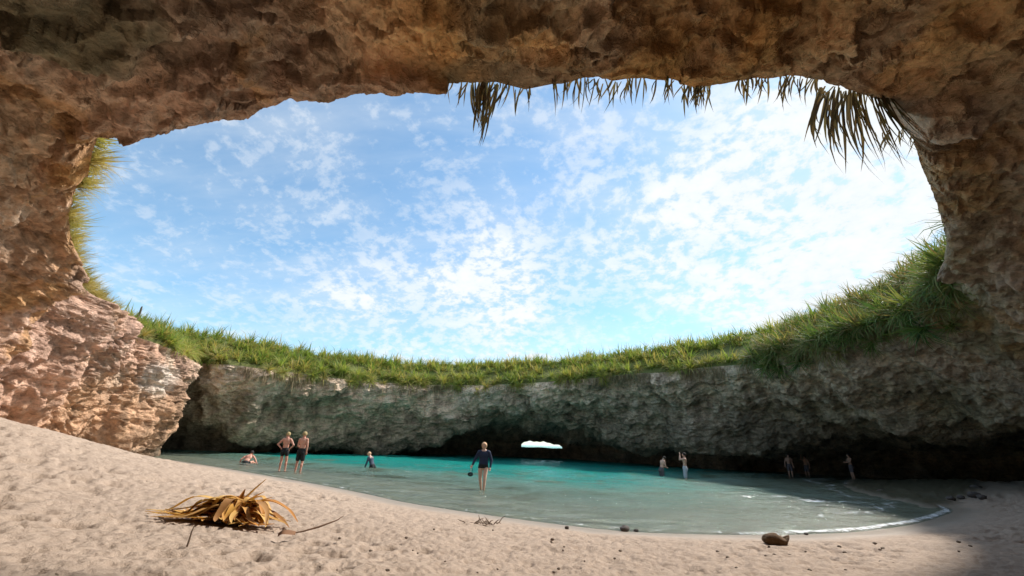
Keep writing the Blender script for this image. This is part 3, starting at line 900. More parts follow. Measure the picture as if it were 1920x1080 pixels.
cols, arc = pick_cols((318, 652), (140, 365), 420, rg)
for j in cols:
    spots.append((ground_at(j, rg.uniform(0.0, 5)) - np.array([0, 0, 0.04]), rg.uniform(0.4, 0.75), np.append(-rad[j] * 0.3, 0)))
plant_cover('dry_grass', spots, olive_m, (0.5, 0.9), 0.028, 0.9, 34, 'yellow dry grass on the slope above the pink wall', 541)

# dry blades and roots hanging down the walls under the plants
def hanging_cover(name, spots, mat, label, seed):
    rg = np.random.default_rng(seed)
    parts = []
    for p, L in spots:
        v, q = blade(p, rg.uniform(0, 6.28), rg.uniform(-1.5, -0.9), L, rg.uniform(0.03, 0.065), 1.2, 3, rg.normal(0, 0.5))
        parts.append((v, q, rg.random()))
    v, q, s_ = merge(parts)
    return link(name, mesh_np(name, v, q, [mat], True, {'shade': s_}), None, label, 'plants', None, 'stuff')
spots = []
cols, arc = pick_cols((1750, 560), (430, 684), 3400, rg)
clump = fbm(np.stack([cols * 0.02, cols * 0, cols * 0], 1), 2, seed=601)
for j, cl_ in zip(cols, clump):
    if cl_ < -0.25 and rg.random() < 0.8:
        continue
    k = int(min(abs(rg.normal(0, 14)), 50))
    p = G3[j, k] - np.append(rad[j] * rg.uniform(0.02, 0.15), 0)
    spots.append((p, rg.uniform(0.35, 1.1) * (1.4 if cl_ > 0.2 else 0.9)))
hanging_cover('hanging_dry_leaves', spots, straw_m, 'dry leaves and roots hanging down the upper cliff below the green plants', 611)

# leaves hanging from the near edge of the roof, against the sky
def hang_plant(name, px, py, leaves, label, group=None, cat='plant', as_parts=False, back=0.10, seed=0):
    """leaves: list of (dx px at the root, tip dx px, tip dy px, width m); px turn into metres at the rim's distance"""
    rg = np.random.default_rng(seed)
    base = at(px, py, 8.5)
    D = np.linalg.norm(base - (0, 0, CAM_H))
    mpp = D / np.linalg.norm(ray(px, py))                                 # metres per photo pixel
    side = np.array([cR[0], cR[1], 0]); side /= np.linalg.norm(side)
    root_z = base[2] + 0.12
    parent = None
    parts = []
    if as_parts:
        parent = link(name, None, None, label, cat, group, None, (base[0], base[1] , root_z))
    for (dx, tx, ty, wd) in leaves:
        r = base + side * dx * mpp + np.array([0, rg.uniform(-0.05, 0.15), 0.12 + rg.uniform(-0.03, 0.03)])
        j = int(np.argmin(np.hypot(*(rim_p[:, :2] - r[:2]).T)))
        r[2] = max(r[2], rim_p[j, 2] + 0.03)
        # the tip hangs below the root, its foreshortened drop scaled up to the true length
        fall = (ty + 12) * mpp / max(0.45, cU[2])
        tip = r + side * (tx - dx) * mpp + np.array([0, rg.uniform(-0.12, 0.30) , -fall])
        vec = tip - r
        L = np.linalg.norm(vec)
        bow = side * rg.normal(0, 0.06) * L + np.array([0, rg.uniform(0.0, 0.12) * L, 0])
        segs = 5
        V = []
        for i in range(segs + 1):
            f = i / segs
            c_ = r + vec * f + bow * 4 * f * (1 - f)
            hw = wd * 0.5 * (0.7 + 0.3 * math.sin(min(f / 0.4, 1) * 1.57) if f < 0.55 else max(0.05, (1 - f) / 0.45))
            tw = rg.normal(0, 0.15) + 0.5 * f * (1 if dx > 0 else -1)
            sv = side * math.cos(tw) + np.array([0, 1, 0]) * math.sin(tw)
            V += [c_ - sv * hw + np.array([0, hw * 0.4, 0]), c_, c_ + sv * hw + np.array([0, hw * 0.4, 0])]
        Q = []
        for i in range(segs):
            a = i * 3
            Q += [(a, a + 1, a + 4, a + 3), (a + 1, a + 2, a + 5, a + 4)]
        parts.append((np.array(V), np.array(Q), rg.random()))
    if as_parts:
        for v, q, s_ in parts:
            o = link('leaf', mesh_np('leaf', v - np.array(parent.location), q, [dark_m], True, {'shade': np.full(len(v), s_)}), parent)
    else:
        v, q, s_ = merge(parts)
        org = v.mean(0); org[2] = v[:, 2].max()
        parent = link(name, mesh_np(name, v - org, q, [dark_m], True, {'shade': s_}), None, label, cat, group, None, tuple(org))
    return parent

rg = np.random.default_rng(701)
fan = []
for i in range(64):
    dx = rg.uniform(-55, 75)
    sp = dx / 70.0
    ln = rg.uniform(80, 168) * (1.0 - 0.25 * abs(sp)) + (30 if 10 < dx < 60 and rg.random() < 0.4 else 0)
    fan.append((dx, dx + sp * 46 + rg.normal(0, 16), ln, rg.uniform(0.035, 0.065)))
hang_plant('hanging_plant', 1595, 172, fan, 'big fan of long leaves hanging from the roof edge near the right wall', None, 'plant', True, seed=1)
tuft = []
for i in range(34):
    dx = rg.normal(0, 17)
    tuft.append((dx, -2 + dx * 0.3 + rg.normal(0, 7), rg.uniform(35, 80) if i < 26 else rg.uniform(85, 122), rg.uniform(0.035, 0.06)))
hang_plant('hanging_plant', 908, 160, tuft, 'dense pointed tuft of brown leaves hanging from the middle of the roof edge', None, 'plant', True, seed=2)
def fringe(x0, x1, py, n, lo, hi, label, seed, wd=(0.022, 0.042)):
    rg = np.random.default_rng(seed)
    mid = (x0 + x1) / 2
    lv = []
    for i in range(n):
        dx = rg.uniform(x0, x1) - mid
        lv.append((dx, dx + rg.normal(-4, 9), lo + (hi - lo) * rg.random() ** 1.6, rg.uniform(*wd)))
    return hang_plant('hanging_fringe', mid, py, lv, label, None, 'plant', False, seed=seed)
fringe(832, 880, 159, 9, 14, 62, 'few thin curved leaves hanging just beside the dense brown tuft, on its left wall side', 11)
fringe(928, 1000, 164, 16, 10, 52, 'loose fringe of leaves hanging between the dense brown tuft and the rock bulge', 12)
fringe(1030, 1190, 152, 46, 8, 58, 'wide sparse fringe of short leaves hanging from the middle of the roof edge', 13)
fringe(1190, 1285, 149, 16, 8, 40, 'very thin fringe of fine roots hanging beside the stubby dark tuft', 14)
fringe(1284, 1334, 162, 34, 12, 46, 'stubby dark tuft of broken leaves hanging from a bump in the roof edge', 15, (0.03, 0.05))
fringe(1390, 1540, 147, 52, 8, 50, 'dark ragged fringe of leaves hanging beside the big leaf fan', 16, (0.025, 0.05))
fringe(1650, 1735, 250, 16, 8, 40, 'short leaves hanging on the curved edge below the big leaf fan', 17)

# a bare flower stalk standing on the left rim
sp = ground_at(col_at(285, 640), 1.6)
def tube(pts, radii, seg=8, cap=True):
    pts = np.array(pts, float)
    V, n = [], len(pts)
    for i in range(n):
        d = pts[min(i + 1, n - 1)] - pts[max(i - 1, 0)]
        d = d / (np.linalg.norm(d) + 1e-9)
        a = np.cross(d, (0, 0, 1)) if abs(d[2]) < 0.9 else np.cross(d, (1, 0, 0))
        a /= np.linalg.norm(a); b = np.cross(d, a)
        for k in range(seg):
            th = 2 * math.pi * k / seg
            V.append(pts[i] + (a * math.cos(th) + b * math.sin(th)) * radii[i])
    Q = [(i * seg + k, i * seg + (k + 1) % seg, (i + 1) * seg + (k + 1) % seg, (i + 1) * seg + k) for i in range(n - 1) for k in range(seg)]
    return np.array(V), np.array(Q)
stalk_m = plain('stalk', (0.09, 0.075, 0.05), 0.8)
v, q = tube([(0, 0, -0.1), (0.01, 0, 0.5), (0.03, 0, 0.9), (0.02, 0, 1.25), (0.03, 0, 1.35)], [0.05, 0.045, 0.06, 0.05, 0.012], 7)
link('flower_stalk', mesh_np('flower_stalk', v, q, [stalk_m]), None, 'bare dark flower stalk standing up from the left rim against the sky', 'plant', None, None, tuple(sp))

# ------------------------------------------------------------------ things on the sand
def on_sand(px, py):
    """where the photo's pixel meets the beach"""
    v = ray(px, py)
    o = np.array([0, 0, CAM_H])
    lo, hi = 1.0 / 800, 60.0 / 800
    ts = np.linspace(lo, hi, 4000)
    pts = o + ts[:, None] * v
    zz_, _ = sand_base(pts[:, :2])
    k = int(np.argmax(pts[:, 2] < zz_))
    return pts[k]

# dead plant: a heap of long dry leaves round a crown
c0 = on_sand(432, 976)
heap = link('dead_plant', None, None, 'heap of orange-brown dead leaves, an uprooted plant lying on the sand', 'plant', None, None, tuple(c0))
rg = np.random.default_rng(801)
D = np.linalg.norm(c0 - (0, 0, CAM_H)); mpp = D / np.linalg.norm(ray(432, 976))
crown = np.array([0.02, 0.05, 0.12])
def dead_leaf(pts, width, s_, fold=0.5):
    pts = resample(np.array(pts, float), 4)
    n = len(pts); V = []
    for i in range(n):
        f = i / (n - 1)
        d = pts[min(i + 1, n - 1)] - pts[max(i - 1, 0)]
        d /= np.linalg.norm(d) + 1e-9
        side = np.cross(d, (0, 0, 1)); nn = np.linalg.norm(side)
        side = side / nn if nn > 0.05 else np.array([1.0, 0, 0])
        up = np.cross(side, d)
        hw = width * 0.5 * (0.8 + 0.4 * f if f < 0.3 else max(0.04, (1 - f) / 0.7 * 0.92) ** 0.8)
        V += [pts[i] - side * hw + up * hw * fold, pts[i] - up * 0.003, pts[i] + side * hw + up * hw * fold]
    Q = []
    for i in range(n - 1):
        a = i * 3
        Q += [(a, a + 1, a + 4, a + 3), (a + 1, a + 2, a + 5, a + 4)]
    V = np.array(V)
    return link('leaf', mesh_np('leaf', V, np.array(Q), [dead_m], True, {'shade': np.full(len(V), s_)}), heap)
def hz(x, y):
    return sand_height(c0[0] + x, c0[1] + y) - c0[2]
for i in range(165):
    # leaves lie mostly towards the left and the right, swept round the crown
    if i < 62:
        a = rg.normal(math.pi + 0.12, 0.26)
        L = rg.uniform(0.45, 0.92)
    elif i < 100:
        a = rg.normal(-0.45, 0.42)
        L = rg.uniform(0.35, 0.70)
    elif i < 120:
        a = rg.uniform(-2.4, -0.8)
        L = rg.uniform(0.30, 0.48)
    else:
        a = rg.normal(math.pi, 0.9) if i % 2 else rg.normal(-0.3, 0.8)
        L = rg.uniform(0.25, 0.55)
    h0 = rg.uniform(0.03, 0.26)
    r = np.array([math.cos(a), math.sin(a), 0])
    b0 = crown + np.array([rg.normal(0, 0.10), rg.normal(0, 0.07), h0 - 0.16])
    m1 = b0 + r * L * 0.35 + np.array([0, 0, rg.uniform(-0.01, 0.06)])
    m2 = b0 + r * L * 0.70; m2[2] = max(hz(*m2[:2]) + 0.03, b0[2] * rg.uniform(0.3, 0.75))
    e = b0 + r * L + np.array([rg.normal(0, 0.05), rg.normal(0, 0.05), 0]); e[2] = hz(*e[:2]) + rg.uniform(0.008, 0.06)
    m2[:2] += rg.normal(0, 0.03, 2)
    dead_leaf([b0, m1, m2, e], rg.uniform(0.07, 0.13), rg.random(), rg.uniform(0.1, 0.5))
for a, L, tz in ((1.05, 0.42, 0.34), (0.75, 0.34, 0.20), (0.3, 0.40, 0.14), (1.6, 0.25, 0.22)):          # leaves that still stand up
    r = np.array([math.cos(a), math.sin(a) * 0.4, 0])
    dead_leaf([crown, crown + r * L * 0.5 + (0, 0, tz * 0.55), crown + r * L + (0, 0, tz)], 0.085, rg.choice([0.05, 0.78, 0.82, 0.4]), 0.6)
# the crown itself, a short scaly stump
V, Q = tube([(0.0, 0.05, -0.03), (0.01, 0.05, 0.08), (0.02, 0.05, 0.14), (0.02, 0.05, 0.19)], [0.11, 0.13, 0.10, 0.03], 12)
V = V + (vnoise(V * 14, 5)[:, None] - 0.5) * 0.04
link('crown', mesh_np('crown', V, Q, [plain('dead_crown', (0.22, 0.11, 0.04), 0.85, 20, 0.5, 0.6)]), heap)

# a single dry leaf with its stalk in the air, lying beside the heap
c1 = on_sand(535, 1005)
tipv = at(605, 950, c1[2] + 0.18)
mp1 = np.linalg.norm(c1 - (0, 0, CAM_H)) / np.linalg.norm(ray(535, 1005))
lv = link('dry_leaf', None, None, 'single dry leaf with a thin upturned stalk, lying beside the dead plant heap', 'leaf', None, None, tuple(c1))
leaf_pts = [(-0.07, -0.02, 0.015), (-0.02, -0.03, 0.05), (0.04, 0.0, 0.045), (0.09, 0.03, 0.03)]
pts = resample(np.array(leaf_pts), 4); V = []
for i, p_ in enumerate(pts):
    f = i / (len(pts) - 1)
    hw = 0.055 * math.sin(math.pi * min(0.97, 0.06 + 0.9 * f)) + 0.004
    V += [p_ + (0.3 * hw, -hw, -0.02), p_ + (0, 0, 0.012), p_ + (-0.3 * hw, hw, 0.0)]
Q = [(a, a + 1, a + 4, a + 3) for i in range(len(pts) - 1) for a in (i * 3, i * 3 + 1)]
link('leaf_blade', mesh_np('leaf_blade', np.array(V), np.array(Q), [plain('brown_leaf', (0.20, 0.10, 0.05), 0.8, 12, 0.4)]), lv)
V, Q = tube([(0.02, 0.0, 0.02), (0.14, 0.07, 0.035), (0.28, 0.16, 0.07), (0.42, 0.30, 0.12), (0.47, 0.36, 0.16)], [0.005, 0.008, 0.010, 0.006, 0.002], 6)
link('leaf_stalk', mesh_np('leaf_stalk', V, Q, [plain('leaf_stalk', (0.17, 0.10, 0.06), 0.8)]), lv)

# coconut husk by the waterline
c2 = on_sand(1455, 1022)
husk_m = plain('coconut_husk', (0.10, 0.055, 0.022), 0.9, 26, 0.6, 0.9)
fib_m = plain('husk_fibre', (0.20, 0.13, 0.06), 0.9, 40, 0.5)
hk = link('coconut_husk', None, None, 'broken brown coconut husk lying on the sand near the waterline', 'coconut husk', None, None, (c2[0], c2[1], c2[2] - 0.01))
V, Qs = [], []
nu_, nv_ = 28, 14
for i in range(nu_):
    for k in range(nv_):
        th = 2 * math.pi * i / nu_
        ph = math.pi * k / (nv_ - 1) - math.pi / 2
        x, y, zz_ = math.cos(ph) * math.cos(th), math.cos(ph) * math.sin(th), math.sin(ph)
        sx = 1 + 0.15 * math.cos(3 * th) * math.cos(ph)
        q_ = np.array([x * 0.21 * sx, y * 0.14, zz_ * 0.105])
        if zz_ > 0.2 and x > 0.1:                            # torn open on one side
            q_[2] -= 0.10 * (zz_ - 0.2) * (x - 0.1) / 0.5
        if x > 0.75:
            q_[2] += 0.07 * (x - 0.75) / 0.25
        V.append(q_ + (0, 0, 0.085))
V = np.array(V)
V += (fbm(V * 9, 3, seed=901)[:, None]) * 0.018 * np.array([1, 1, 0.8])
husk = link('husk_shell', mesh_np('husk_shell', V, grid_faces(nu_, nv_, True), [husk_m]), hk)
parts = []
rg = np.random.default_rng(905)
for i in range(26):
    a = rg.uniform(-0.9, 0.9) + (math.pi if rg.random() < 0.35 else 0)
    p0 = np.array([0.17 * math.cos(a), 0.11 * math.sin(a), rg.uniform(0.05, 0.15)])
    v, q = blade(p0, a + rg.normal(0, 0.3), rg.uniform(-0.2, 0.8), rg.uniform(0.05, 0.10), 0.014, 1.5, 3)
    parts.append((v, q, 0))
v, q, s_ = merge(parts)
link('husk_fibres', mesh_np('husk_fibres', v, q, [fib_m]), hk)

# stones: every one a lumpy mesh of its own
stone_m = plain('dark_stone', (0.10, 0.085, 0.075), 0.85, 18, 0.5, 0.6)
pebble_m = plain('pebble', (0.16, 0.12, 0.09), 0.85, 18, 0.4, 0.4)
def stone(px, py, wpx, aspect, label, group=None, mat=None, seed=0, name='stone', cat='stone', sink=0.25):
    p = on_sand(px, py)
    mpp = np.linalg.norm(p - (0, 0, CAM_H)) / np.linalg.norm(ray(px, py))
    r = wpx * mpp / 2
    nu_, nv_ = 20, 12
    th, ph = np.meshgrid(np.linspace(0, 2 * math.pi, nu_, endpoint=False), np.linspace(-1.55, 1.55, nv_), indexing='ij')
    d = np.stack([np.cos(ph) * np.cos(th), np.cos(ph) * np.sin(th), np.sin(ph)], -1).reshape(-1, 3)
    k = 1 + 0.35 * fbm(d * 1.4 + seed * 7.7, 3, seed=seed)
    V = d * k[:, None] * (r, r * 0.8, r * aspect)
    V[:, 2] += r * aspect * (1 - sink)
    return link(name, mesh_np(name, V, grid_faces(nu_, nv_, True), [mat or stone_m]), None, label, cat, group, None, tuple(p), (0, 0, seed * 1.3))
stone(1172, 996, 20, 0.55, 'flat grey stone at the foam edge, the larger of two side by side', seed=1)
stone(1193, 997, 9, 0.6, 'tiny dark pebble right beside the flat grey stone at the foam edge', seed=2)
stone(1063, 992, 9, 0.7, 'small dark pebble on the sand between the driftwood tangle and the flat grey stone', seed=3)
stone(1512, 1003, 8, 0.6, 'little dark stone at the foam edge beside the coconut husk', seed=4)
for i, (x, y, wd) in enumerate([(1785, 938, 16), (1802, 935, 14), (1828, 932, 22), (1842, 936, 18), (1830, 917, 16), (1652, 925, 16), (1700, 937, 14)]):
    stone(x, y, wd, 0.5, 'dark rounded stone on the damp shaded bank under the right wall', 'stones on the damp shaded bank', seed=10 + i)
# scattered pebbles and shell bits on the dry sand
rg = np.random.default_rng(911)
for i in range(46):
    x, y = rg.uniform(560, 1900), rg.uniform(985, 1075)
    if y < 1012 and x > 1000:
        y = rg.uniform(1018, 1075)
    stone(x, y, rg.uniform(4, 8), 0.55, 'small brown pebble scattered on the dry sand', 'pebbles scattered on the sand', pebble_m, 30 + i, 'pebble', 'pebble')

# driftwood twigs tangled near the waterline
c3 = on_sand(905, 983)
twig_m = plain('driftwood', (0.17, 0.12, 0.085), 0.9, 25, 0.4)
tg = link('driftwood_tangle', None, None, 'low tangle of brown driftwood twigs and weed near the waterline', 'driftwood', None, None, tuple(c3))
rg = np.random.default_rng(921)
for i in range(22):
    a = rg.uniform(0, 6.28); L = rg.uniform(0.07, 0.22)
    p0 = np.array([rg.normal(0, 0.11), rg.normal(0, 0.07), 0.012])
    pts = [p0]
    for k in range(3):
        a += rg.normal(0, 0.5)
        pts.append(pts[-1] + np.array([math.cos(a) * L / 3, math.sin(a) * L / 3, rg.normal(0.012, 0.02)]))
    pts = np.array(pts); pts[:, 2] = np.maximum(pts[:, 2], 0.005)
    v, q = tube(pts, [0.010, 0.009, 0.007, 0.003], 6)
    link('twig', mesh_np('twig', v, q, [twig_m]), tg)
c4 = on_sand(352, 1020)
v, q = tube([(0, 0, -0.02), (0.005, 0, 0.04), (0.0, 0.01, 0.09), (0.012, 0.012, 0.15)], [0.008, 0.007, 0.006, 0.002], 6)
link('upright_twig', mesh_np('upright_twig', v, q, [twig_m]), None, 'thin twig stuck upright in the sand in front of the dead plant heap', 'twig', None, None, tuple(c4))

# ------------------------------------------------------------------ people
def skin(name, color, red=0.0):
    mt, t = material(name)
    oc = t.n('ShaderNodeTexCoord').outputs['Object']
    n = t.noise(oc, 7.0, 4, 0.6)
    c = t.mix(t.smooth(n, 0.35, 0.7), color, tuple(np.array(color) * (0.93 - red * 0.1, 0.80 - red, 0.76 - red)))
    finish(t, principled(t, c, 0.5, None, 0.4))
    return mt
skin_pale = skin('pale_skin', (0.62, 0.40, 0.30))
skin_red = skin('sunburnt_skin', (0.58, 0.33, 0.24), 0.22)
skin_tan = skin('tanned_skin', (0.42, 0.25, 0.17))
cloth = lambda n, c: plain(n, c, 0.75, 22, 0.25)
black_c, navy_c, grey_c, dgrey_c, slate_c = cloth('black_cloth', (0.012, 0.014, 0.015)), cloth('navy_cloth', (0.018, 0.026, 0.06)), cloth('pale_grey_cloth', (0.42, 0.45, 0.50)), cloth('dark_grey_cloth', (0.10, 0.085, 0.09)), cloth('slate_cloth', (0.05, 0.065, 0.10))
hair_blond, hair_dark, hair_pale = cloth('blond_hair', (0.36, 0.27, 0.13)), cloth('dark_hair', (0.02, 0.015, 0.012)), cloth('pale_hair', (0.70, 0.45, 0.27))
eye_m, lip_m = cloth('eye_dark', (0.03, 0.025, 0.02)), cloth('lips', (0.40, 0.15, 0.13))

def ell(c, r, R=None, nu_=18, nv_=11):
    th, ph = np.meshgrid(np.linspace(0, 2 * math.pi, nu_, endpoint=False), np.linspace(-1.5705, 1.5705, nv_), indexing='ij')
    d = np.stack([np.cos(ph) * np.cos(th), np.cos(ph) * np.sin(th), np.sin(ph)], -1).reshape(-1, 3) * r
    if R is not None:
        d = d @ np.array(R).T
    return d + np.array(c), grid_faces(nu_, nv_, True)

def limb(p0, p1, r0, r1, seg=14):
    """tapered capsule"""
    p0, p1 = np.array(p0, float), np.array(p1, float)
    d = p1 - p0; L = np.linalg.norm(d); d = d / (L + 1e-9)
    pts, rad_ = [], []
    for f in (-1.0, -0.95, -0.8, -0.5, 0):
        pts.append(p0 + d * r0 * f); rad_.append(r0 * math.sqrt(max(1 - f * f, 0.0)) + 1e-4)
    for f in (0.33, 0.66):
        pts.append(p0 + d * L * f); rad_.append(r0 + (r1 - r0) * f)
    for f in (0, 0.5, 0.8, 0.95, 1.0):
        pts.append(p1 + d * r1 * f); rad_.append(r1 * math.sqrt(max(1 - f * f, 0.0)) + 1e-4)
    return tube(pts, rad_, seg)

def fuse(name, parts, mat, parent, voxel=0.011):
    """union the volumes into one continuous skin"""
    v, q, _ = merge([(a, b, 0) for a, b in parts])
    me = mesh_np(name, v, q, [mat], True)
    o = link(name, me, parent)
    r = o.modifiers.new('skin', 'REMESH'); r.mode = 'VOXEL'; r.voxel_size = voxel; r.use_smooth_shade = True
    s_ = o.modifiers.new('soft', 'SMOOTH'); s_.factor = 0.5; s_.iterations = 4
    return o

def rotx(a):
    c_, s_ = math.cos(a), math.sin(a)
    return np.array([[1, 0, 0], [0, c_, -s_], [0, s_, c_]])
def rotz(a):
    c_, s_ = math.cos(a), math.sin(a)
    return np.array([[c_, -s_, 0], [s_, c_, 0], [0, 0, 1]])

def person(px, py, rot, label, pose, skin_mat, hair_mat, bottoms=None, top_mat=None, height=1.75, water=True, face=False, hair_len=0.0, name='person', pos=None, wide=1.0):
    """facing +Y when rot is 0; px, py is where the water cuts the figure"""
    p = np.array(pos if pos is not None else at(px, py, 0.0), float)
    floor = sand_height(p[0], p[1])
    k = height / 1.75
    root = link(name, None, None, label, 'person', None, None, (p[0], p[1], floor), (0, 0, rot))
    root.scale = (k * wide, k * wide, k)
    hip_z = pose.get('hip', 0.92)
    hy = pose.get('hip_y', 0.0)
    lean = pose.get('lean', 0.0)                                       # forward
    H0 = np.array([0, hy, hip_z])
    RT = rotz(pose.get('twist', 0.0)) @ rotx(-lean)
    T = lambda x, y, z_: H0 + RT @ np.array([x, y, z_])
    body = []
    body += [ell(H0 + (0, 0, 0.02), (0.165, 0.115, 0.13)), ell(T(0, 0, 0.20), (0.135, 0.092, 0.17), RT), ell(T(0, 0, 0.40), (0.165, 0.108, 0.19), RT),
             limb(T(-0.155, 0, 0.505), T(0.155, 0, 0.505), 0.062, 0.062), ell(T(-0.06, -0.055, 0.42), (0.075, 0.05, 0.12), RT), ell(T(0.06, -0.055, 0.42), (0.075, 0.05, 0.12), RT),
             limb(T(-0.03, 0, 0.53), T(0.03, 0, 0.53), 0.075, 0.075)]
    nod = pose.get('nod', 0.0)
    RH = RT @ rotz(pose.get('turn', 0.0)) @ rotx(-nod)
    neck = T(0, 0.0, 0.53); hb = T(0, 0.012, 0.62)
    Hd = lambda x, y, z_: hb + RH @ np.array([x, y, z_])
    hc = Hd(0, 0.015, 0.10)
    body += [limb(neck, Hd(0, 0.0, 0.04), 0.058, 0.052), ell(hc, (0.076, 0.094, 0.108), RH), ell(Hd(0, 0.045, 0.035), (0.052, 0.05, 0.055), RH),
             ell(Hd(0, 0.112, 0.085), (0.013, 0.02, 0.022), RH), ell(Hd(-0.077, 0.005, 0.09), (0.012, 0.02, 0.032), RH), ell(Hd(0.077, 0.005, 0.09), (0.012, 0.02, 0.032), RH),
             ell(Hd(0, 0.095, 0.125), (0.05, 0.016, 0.012), RH)]
    arms = []
    for sgn, key in ((1, 'arm_r'), (-1, 'arm_l')):
        sh = T(0.175 * sgn, 0, 0.495)
        el_, wr = (T(*q_) for q_ in pose.get(key, [(0.23 * sgn, -0.03, 0.22), (0.25 * sgn, 0.05, -0.02)]))
        arms += [(sh, el_, wr)]
        body += [limb(sh, el_, 0.052, 0.040), limb(el_, wr, 0.041, 0.027), ell((sh * 0.55 + el_ * 0.45), (0.05, 0.05, 0.07))]
        d = wr - el_; d /= np.linalg.norm(d)
        s1 = np.cross(d, (0, 1, 0.2)); s1 /= np.linalg.norm(s1) + 1e-9
        n1_ = np.cross(s1, d)
        palm = wr + d * 0.05
        body += [limb(wr, palm, 0.024, 0.026), ell(palm, (0.036, 0.036, 0.036))]
        for f_, (off, ln) in enumerate(((-0.030, 0.060), (-0.010, 0.074), (0.010, 0.070), (0.029, 0.054))):
            b_ = palm + d * 0.022 + s1 * off
            mid = b_ + d * ln * 0.55 + n1_ * 0.008
            body += [limb(b_, mid, 0.0105, 0.0098, 8), limb(mid, mid + d * ln * 0.4 + n1_ * 0.022, 0.0098, 0.0085, 8)]
        tb = palm + s1 * 0.032 - d * 0.02
        body += [limb(tb, tb + s1 * 0.03 + d * 0.035, 0.013, 0.010, 8)]
    legs = []
    for sgn, key in ((1, 'leg_r'), (-1, 'leg_l')):
        hp = H0 + np.array([0.09 * sgn, 0, -0.02])
        kn, an = (np.array(q_, float) for q_ in pose.get(key, [(0.105 * sgn, 0.01, 0.48), (0.11 * sgn, -0.02, 0.075)]))
        legs.append((hp, kn, an))
        mc = kn * 0.68 + an * 0.32 + (0, -0.018, 0)
        body += [limb(hp, kn, 0.088, 0.056), limb(kn, an, 0.054, 0.036), ell(mc, (0.052, 0.055, 0.10)), limb(an + (0, -0.03, -0.035), an + (0.02 * sgn, 0.14, -0.05), 0.036, 0.028),
                 ell(an + (0.02 * sgn, 0.17, -0.055), (0.042, 0.05, 0.02)), ell(H0 + (0.075 * sgn, -0.065, -0.04), (0.085, 0.075, 0.095))]
    b = fuse('body', body, skin_mat, root)
    # hair: a cap that leaves the face free
    hv, hq = ell(Hd(0, 0.000, 0.112), (0.084, 0.100, 0.108), RH, 22, 15)
    loc = (hv - hc) @ RH
    keep = [f for f in hq if np.mean([(loc[i][1] < 0.055 + 0.6 * max(loc[i][2], 0) and loc[i][2] > -0.035 - 0.5 * hair_len) for i in f]) == 1]
    hv = hv + (vnoise(hv * 60, 3)[:, None] - 0.5) * 0.008
    hr = link('hair', mesh_np('hair', hv, np.array(keep), [hair_mat]), b)
    sol = hr.modifiers.new('thick', 'SOLIDIFY'); sol.thickness = 0.012; sol.offset = 1
    if hair_len:
        fuse('hair_bun', [ell(Hd(0, -0.09, 0.10), (0.05, 0.045, 0.05), RH)], hair_mat, b, 0.012)
    if face:
        for sgn in (-1, 1):
            v, q = ell(Hd(0.032 * sgn, 0.100, 0.105), (0.014, 0.008, 0.008), RH, 10, 7)
            link('eye', mesh_np('eye', v, q, [eye_m]), b)
        v, q = ell(Hd(0, 0.096, 0.045), (0.026, 0.008, 0.008), RH, 10, 7)
        link('mouth', mesh_np('mouth', v, q, [lip_m]), b)
    if bottoms:
        mat, ln, flare = bottoms
        pr = [ell(H0 + (0, 0, 0.03), (0.180, 0.130, 0.125)), ell(T(0, 0, 0.10), (0.160, 0.115, 0.05), RT)]
        for sgn, (hp, kn, an) in zip((1, -1), legs):
            e_ = hp + (kn - hp) * ln
            pr += [limb(hp + (0, 0, -0.02), e_, 0.104, 0.078 * flare), ell(H0 + (0.075 * sgn, -0.068, -0.04), (0.098, 0.088, 0.105))]
        fuse('shorts', pr, mat, root, 0.014)
    if top_mat:
        pr = [ell(T(0, 0, 0.12), (0.165, 0.118, 0.16), RT), ell(T(0, 0, 0.25), (0.155, 0.108, 0.17), RT), ell(T(0, 0, 0.40), (0.180, 0.122, 0.17), RT), limb(T(-0.15, 0, 0.50), T(0.15, 0, 0.50), 0.074, 0.074),
              ell(H0 + (0, 0, 0.04), (0.178, 0.126, 0.10))]
        for sh, el_, wr in arms:
            pr += [limb(sh, el_, 0.063, 0.052), limb(el_, el_ + (wr - el_) * 0.93, 0.052, 0.038)]
        fuse('swim_top', pr, top_mat, root, 0.014)
    return root, arms

person(527, 882, 0.08, 'bare-backed person in short black trunks with hands on hips, standing in the shallows',
       {'arm_r': [(0.36, -0.06, 0.26), (0.19, -0.02, 0.08)], 'arm_l': [(-0.36, -0.06, 0.28), (-0.19, -0.02, 0.10)], 'leg_r': [(0.14, 0.02, 0.48), (0.17, 0.0, 0.075)], 'leg_l': [(-0.09, 0.03, 0.48), (-0.10, 0.02, 0.075)]},
       skin_red, hair_blond, (black_c, 0.42, 1.05), height=1.72)
person(558, 885, -0.05, 'bare-backed person in long black shorts with arms hanging, beside the one with hands on hips',
       {'arm_r': [(0.235, -0.02, 0.22), (0.215, 0.02, -0.02)], 'arm_l': [(-0.225, 0.03, 0.23), (-0.12, 0.16, 0.10)], 'leg_r': [(0.12, 0.0, 0.48), (0.13, -0.04, 0.075)]},
       skin_red, hair_blond, (black_c, 0.72, 1.25), height=1.77)
person(459, 868, 0.05, 'bare-shouldered person low in the water near the shore, only back and dark head showing',
       {'hip': 0.10, 'lean': 0.75, 'nod': -0.35, 'arm_r': [(0.36, -0.02, 0.32), (0.52, 0.05, 0.10)], 'arm_l': [(-0.30, 0.0, 0.26), (-0.34, 0.16, 0.10)], 'leg_r': [(0.12, 0.42, 0.16), (0.11, 0.82, 0.08)], 'leg_l': [(-0.12, 0.42, 0.16), (-0.11, 0.82, 0.08)]},
       skin_red, hair_dark, (black_c, 0.5, 1.0), height=1.72, wide=1.12)
